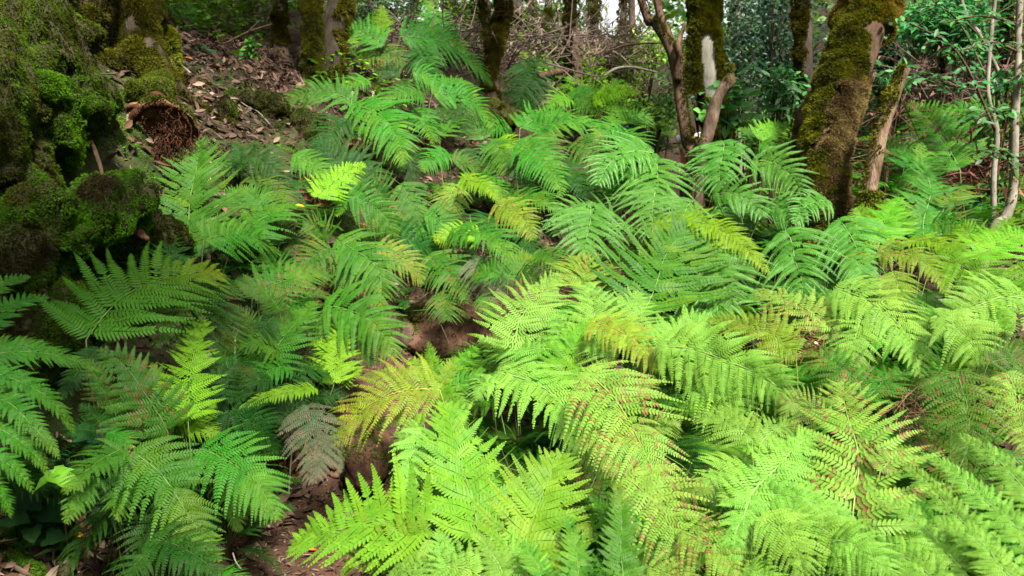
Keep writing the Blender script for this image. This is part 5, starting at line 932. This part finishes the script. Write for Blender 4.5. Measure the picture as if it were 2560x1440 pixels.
# rounded shoulders of the bank: rock and root masses under thick moss, with dark hollows between
def bank_lump(label, px, py, d, rad, seed, rot=0., dens=1., mcol=((.026, .022, .007), (.04, .05, .005), (.045, .09, .005), (.07, .15, .006), (.06, .07, .006)), stretch=0.):
    c = P(px, py, d); e = thing('mossy_rock', c, label, 'mossy rock')
    def fn(X, D): return X+D*(.09*fbm(X*[1, 1, .45], 8, 4, seed+2))[..., None]-UP*(stretch*np.abs(X[..., :1]-c[0]))
    o, X = blob('rock', mg, c, rad, .55, 4.2, seed, e, c, 60, 40, fn, (0, .55, 0), rot)
    Xf = X.reshape(-1, 3); G_ = X; du = np.roll(G_, -1, 1)-np.roll(G_, 1, 1); dv = np.gradient(G_, axis=0); Nn = nrm(np.cross(dv, du)); Nn = np.where(((X-c)*Nn).sum(-1, keepdims=True) < 0, -Nn, Nn).reshape(-1, 3)
    m = int(34000*dens*np.mean(rad)/.25); w_ = np.linalg.norm(np.cross(dv, du), axis=-1).ravel(); i = rng.choice(len(Xf), m, p=w_/w_.sum())
    ps = Xf[i]+(rng.uniform(-.5, .5, (m, 1))*du.reshape(-1, 3)[i]*.5+rng.uniform(-.5, .5, (m, 1))*dv.reshape(-1, 3)[i]); Dn = Nn[i]
    w = fbm(ps, 5, 3, seed)+.35*Dn[:, 2]+1.0; k = (w > 0) & ((Dn@toc_c(c)) > -.2)
    cc = pickn(mcol, ps[k], 4, seed+6)*(1+.35*np.clip(fbm(ps[k], 12, 2, seed+6), -.7, .8)[:, None])
    tufts('moss', ps[k], Dn[k], np.full(k.sum(), .011), np.clip(cc, .004, 1), M_moss, e, 3, .6, .2, c)
def toc_c(c): return nrm(CAM-c)
bank_lump('mossy rock bulging from the bank at the far left edge, at mid height', 30, 330, 3.05, (.22, .22, .34), 3)
bank_lump('upper mossy rock at the top left of the bank, below the leaning trunk', 120, 170, 3.35, (.26, .25, .22), 5, .4)
bank_lump('long mossy shoulder of rock hanging beside the dark hollow of the bank', 150, 250, 3.2, (.13, .16, .26), 8, 0, 1.2, ((.03, .05, .006), (.05, .15, .006), (.07, .20, .007), (.05, .09, .006)))
bank_lump('broad mossy rock in the middle of the bank left of the tall fern', 190, 560, 3.08, (.24, .2, .20), 11, 0, 1.2, ((.03, .025, .008), (.05, .12, .006), (.075, .19, .007), (.06, .12, .006)))
bank_lump('mossy rock low on the bank above the fern at the far left edge', 50, 590, 2.95, (.2, .18, .24), 14)
bank_lump('small mossy knob above the hollow stump', 365, 235, 4.3, (.10, .1, .08), 17, 0, 1., ((.09, .13, .008), (.07, .09, .008)))
bank_lump('dark mossy rock behind the big left frond', 330, 610, 3.4, (.22, .2, .17), 23)
bank_lump('mossy ledge in the top left corner', 30, 90, 3.4, (.3, .25, .15), 29, .2)
bank_lump('mossy earth lump at the very bottom left corner', 20, 1400, 2.45, (.16, .16, .07), 31, 0, 1, ((.06, .15, .01), (.08, .17, .012)))
bank_lump('mossy rock in shade at the foot of the bank under the big left frond', 130, 830, 2.95, (.26, .2, .2), 37)

bank_lump('mossy lump on the leaf covered slope below the paired trunks', 640, 270, 5.6, (.22, .2, .10), 41, .3, .7)
bank_lump('low mossy hump on the slope between the stump and the middle ferns', 540, 300, 5.2, (.2, .2, .09), 43, .1, .7)
bank_lump('dark mossy hump on the slope above the drooping bright fern', 720, 330, 5.6, (.26, .2, .12), 47, .1, .7)
bank_lump('mossy boulder beside the crooked mossy trunk', 1250, 300, 7.6, (.2, .2, .15), 53, .1, .5, ((.08, .08, .01), (.10, .11, .01)))

# withered frond hanging from the tip of a stalk at the lower left
a0 = P(322, 1112, 2.3); wf = thing('withered_frond', a0, 'small withered brown frond dangling above the dark green fern at lower left', 'dead frond'); mb = MB(); q = catmull([a0, P(332, 1150, 2.28), P(350, 1190, 2.28), P(352, 1232, 2.28)], 16); mb.add(*tube_geo(q, np.linspace(.002, .001, 16), 4), col=(.22, .15, .09))
mb.build('stalk', M_dry, wf, True, a0); mb = MB()
for k in range(300):
    p = q[rng.integers(0, 16)]; e_ = p+rng.normal(0, .007, 3); s_ = rng.normal(0, .003, 3); mb.add([p-s_, e_+s_, e_+rng.normal(0, .006, 3)], None, [(0, 1, 2)], np.array([.3, .21, .12])*rng.uniform(.4, 1.3))
mb.build('shrivelled_leaflets', M_dry, wf, False, a0)

# ------------------------------------------------------------------ two walkers glimpsed beyond the ferns
def plain(name, col, rough=.8):
    m, n, b, out = new_mat(name); nz = nd(n, 'ShaderNodeTexNoise'); nz.inputs['Scale'].default_value = 25; cr = nd(n, 'ShaderNodeValToRGB'); cr.color_ramp.elements[0].color = (*[c*.8 for c in col], 1); cr.color_ramp.elements[1].color = (*[min(1, c*1.1) for c in col], 1)
    tc = nd(n, 'ShaderNodeTexCoord'); n.links.new(tc.outputs['Object'], nz.inputs[0]); n.links.new(nz.outputs['Fac'], cr.inputs[0]); n.links.new(cr.outputs[0], b.inputs['Base Color']); b.inputs['Roughness'].default_value = rough; return m
M_skin = plain('skin', (.62, .36, .26), .5); M_hair = plain('dark_hair', (.03, .02, .015)); M_white = plain('white_cloth', (.8, .8, .8)); M_blue = plain('blue_cloth', (.02, .2, .6)); M_coral = plain('coral_cloth', (.75, .2, .15)); M_navy = plain('navy_cloth', (.02, .02, .05)); M_card = plain('white_card', (.75, .8, .85), .4)
M_grey = plain('grey_trousers', (.12, .12, .14)); M_peak = plain('mustard_peak', (.7, .45, .1))
def skin_mesh(name, J, E, rad, mat, parent, loc=(0, 0, 0), sub=2):
    me = bpy.data.meshes.new(name); me.from_pydata([tuple(j) for j in J], E, []); o = obj(name, me, parent, loc); me.materials.append(mat)
    o.modifiers.new('skin', 'SKIN')
    for k, v in enumerate(me.skin_vertices[0].data): v.radius = (rad[k], rad[k]) if not isinstance(rad[k], tuple) else rad[k]; v.use_root = (k == 0)
    s = o.modifiers.new('sub', 'SUBSURF'); s.levels = s.render_levels = sub; return o
def person(label, base, rot, arms, top, hands_obj=None, hat=None, k=1.0):
    e = thing('person', base, label, 'person'); e.rotation_euler = (0, 0, rot); e.scale = (k, k, k)
    J = [(0, 0, .93), (0, .01, 1.12), (0, .0, 1.3), (0, 0, 1.42), (0, .01, 1.49), (0, .015, 1.58), (0, .02, 1.68), (0, .012, 1.73)]; r = [(.15, .11), (.125, .095), (.155, .105), (.10, .075), .052, (.07, .078), (.078, .092), .05]; E = [(i, i+1) for i in range(7)]
    def chain(st, pts, rr):
        a = st
        for p, q in zip(pts, rr): J.append(p); r.append(q); E.append((a, len(J)-1)); a = len(J)-1
        return a
    for s in (-1, 1):
        chain(0, [(s*.09, 0, .86), (s*.1, .015, .5), (s*.1, -.01, .1), (s*.1, .12, .04)], [.085, .058, .038, .03])
        a = arms[s]; w = chain(3, [(s*.18, 0, 1.4), a[0], a[1]], [.055, .04, .026]); hd = nrm(np.array(a[1])-np.array(a[0])); pc = np.array(a[1])+hd*.05; m_ = chain(w, [tuple(pc)], [.03])
        sd_ = nrm(np.cross(hd, [0, 0, 1.])+1e-4)
        for f in range(4): o_ = (f-1.5)*.019; chain(m_, [tuple(pc+hd*.035+sd_*o_), tuple(pc+hd*.075+sd_*o_*1.1+[-s*.01, 0, .005]), tuple(pc+hd*(.10-.006*abs(f-1.2))+sd_*o_*1.1+[-s*.025, 0, .0])], [.010, .009, .007])
        chain(m_, [tuple(pc+sd_*.035*-s), tuple(pc+sd_*.05*-s+hd*.04)], [.011, .008])
    skin_mesh('body', J, E, r, M_skin, e)
    # clothes: shirt shell, trousers
    Js = [(0, 0, .9), (0, .01, 1.12), (0, 0, 1.3), (0, 0, 1.42)]; rs = [(.17, .13), (.145, .115), (.175, .125), (.115, .09)]; Es = [(0, 1), (1, 2), (2, 3)]
    for s in (-1, 1):
        a = np.array(arms[s][0]); Js += [(s*.18, 0, 1.4), tuple(a*.85+np.array([s*.18, 0, 1.4])*.15)]; rs += [.068, .055]; i = len(Js)-2; Es += [(3, i), (i, i+1)]
    skin_mesh('shirt', Js, Es, rs, top, e)
    skin_mesh('trousers', [(0, 0, .93), (-.09, 0, .84), (-.1, .015, .5), (-.1, -.01, .12), (.09, 0, .84), (.1, .015, .5), (.1, -.01, .12)], [(0, 1), (1, 2), (2, 3), (0, 4), (4, 5), (5, 6)], [(.165, .12), .1, .075, .06, .1, .075, .06], M_grey, e)
    # face
    mb = MB(); 
    for s in (-1, 1): mb.add(*tube_geo(np.array([(s*.032, .093, 1.66), (s*.032, .108, 1.66)]), [.013, .006], 8))
    mb.build('eyes', M_hair, e); mb = MB(); mb.add(*tube_geo(np.array([(0, .1, 1.66), (0, .128, 1.628), (0, .105, 1.615)]), [.008, .014, .009], 7)); mb.add(*tube_geo(np.array([(-.024, .098, 1.59), (0, .106, 1.588), (.024, .098, 1.59)]), .006, 6))
    for s in (-1, 1): mb.add(*tube_geo(np.array([(s*.076, .01, 1.625), (s*.088, .0, 1.65), (s*.082, .005, 1.68)]), [.01, .014, .008], 6))
    mb.build('face', M_skin, e)
    blob('hair', M_hair, np.array([0, -.012, 1.69]), (.088, .098, .095), .08, 12, 2, e, None, 28, 16, lambda X, D: X+np.where((X[..., 1:2] > .05) & (X[..., 2:3] < 1.72), [0, -.05, 0], [0, 0, 0]))
    if hat:
        blob('cap', hat, np.array([0, .0, 1.715]), (.098, .112, .085), .03, 8, 3, e, None, 32, 18, lambda X, D: np.stack([X[..., 0], X[..., 1], np.maximum(X[..., 2], 1.705)], -1))
        u = np.linspace(-1, 1, 11); V = [(a*.07, .09+.02*(1-a*a)*0, 1.712) for a in u]+[(a*.075, .115+.075*(1-a*a)**.5, 1.700) for a in u]; V += [(x, y, z-.006) for x, y, z in V]
        Q = [(i, i+1, i+12, i+11) for i in range(10)]+[(i+33, i+34, i+23, i+22) for i in range(10)]+[(i+11, i+12, i+34, i+33) for i in range(10)]
        mb = MB(); mb.add(V, Q); mb.build('peak', M_peak, e)
    return e
b1 = P(1749, 338, 13.1); z1 = gz_fast(b1[:1], b1[1:2])[0]; h1 = b1[2]-z1
person('person in a white cap and blue top seen past the reddish snag, facing left', (b1[0], b1[1], z1), R_(75), {-1: ((-.22, .05, 1.15), (-.18, .26, 1.05)), 1: ((.22, .05, 1.15), (.18, .26, 1.05))}, M_blue, hat=M_white, k=h1/1.74)
hc = P(1691, 352, 12.4); z2_ = gz_fast(hc[:1]+.4, hc[1:2])[0]; k2 = (hc[2]-z2_)/1.52
person('person in a coral top half hidden by the forked tree, holding up a white card', (hc[0]+.21*k2, hc[1], z2_), R_(90), {-1: ((-.22, .02, 1.2), (-.05, .13, 1.42)), 1: ((.22, .02, 1.2), (.05, .13, 1.42))}, M_coral, k=k2)
mb = MB(); X = [(-.06, -.004, -.085), (.06, -.004, -.085), (.06, -.004, .085), (-.06, -.004, .085)]; X += [(a, .004, c) for a, _, c in X]
mb.add(X, [(0, 1, 2, 3), (7, 6, 5, 4), (0, 4, 5, 1), (1, 5, 6, 2), (2, 6, 7, 3), (3, 7, 4, 0)]); o = mb.build('card', M_card, None, False); o.location = hc+np.array([.03, -.05, .02]); o.rotation_euler = (R_(-10), 0, R_(25)); tag(o, 'small white card held up left of the forked tree by the person in coral', 'card')
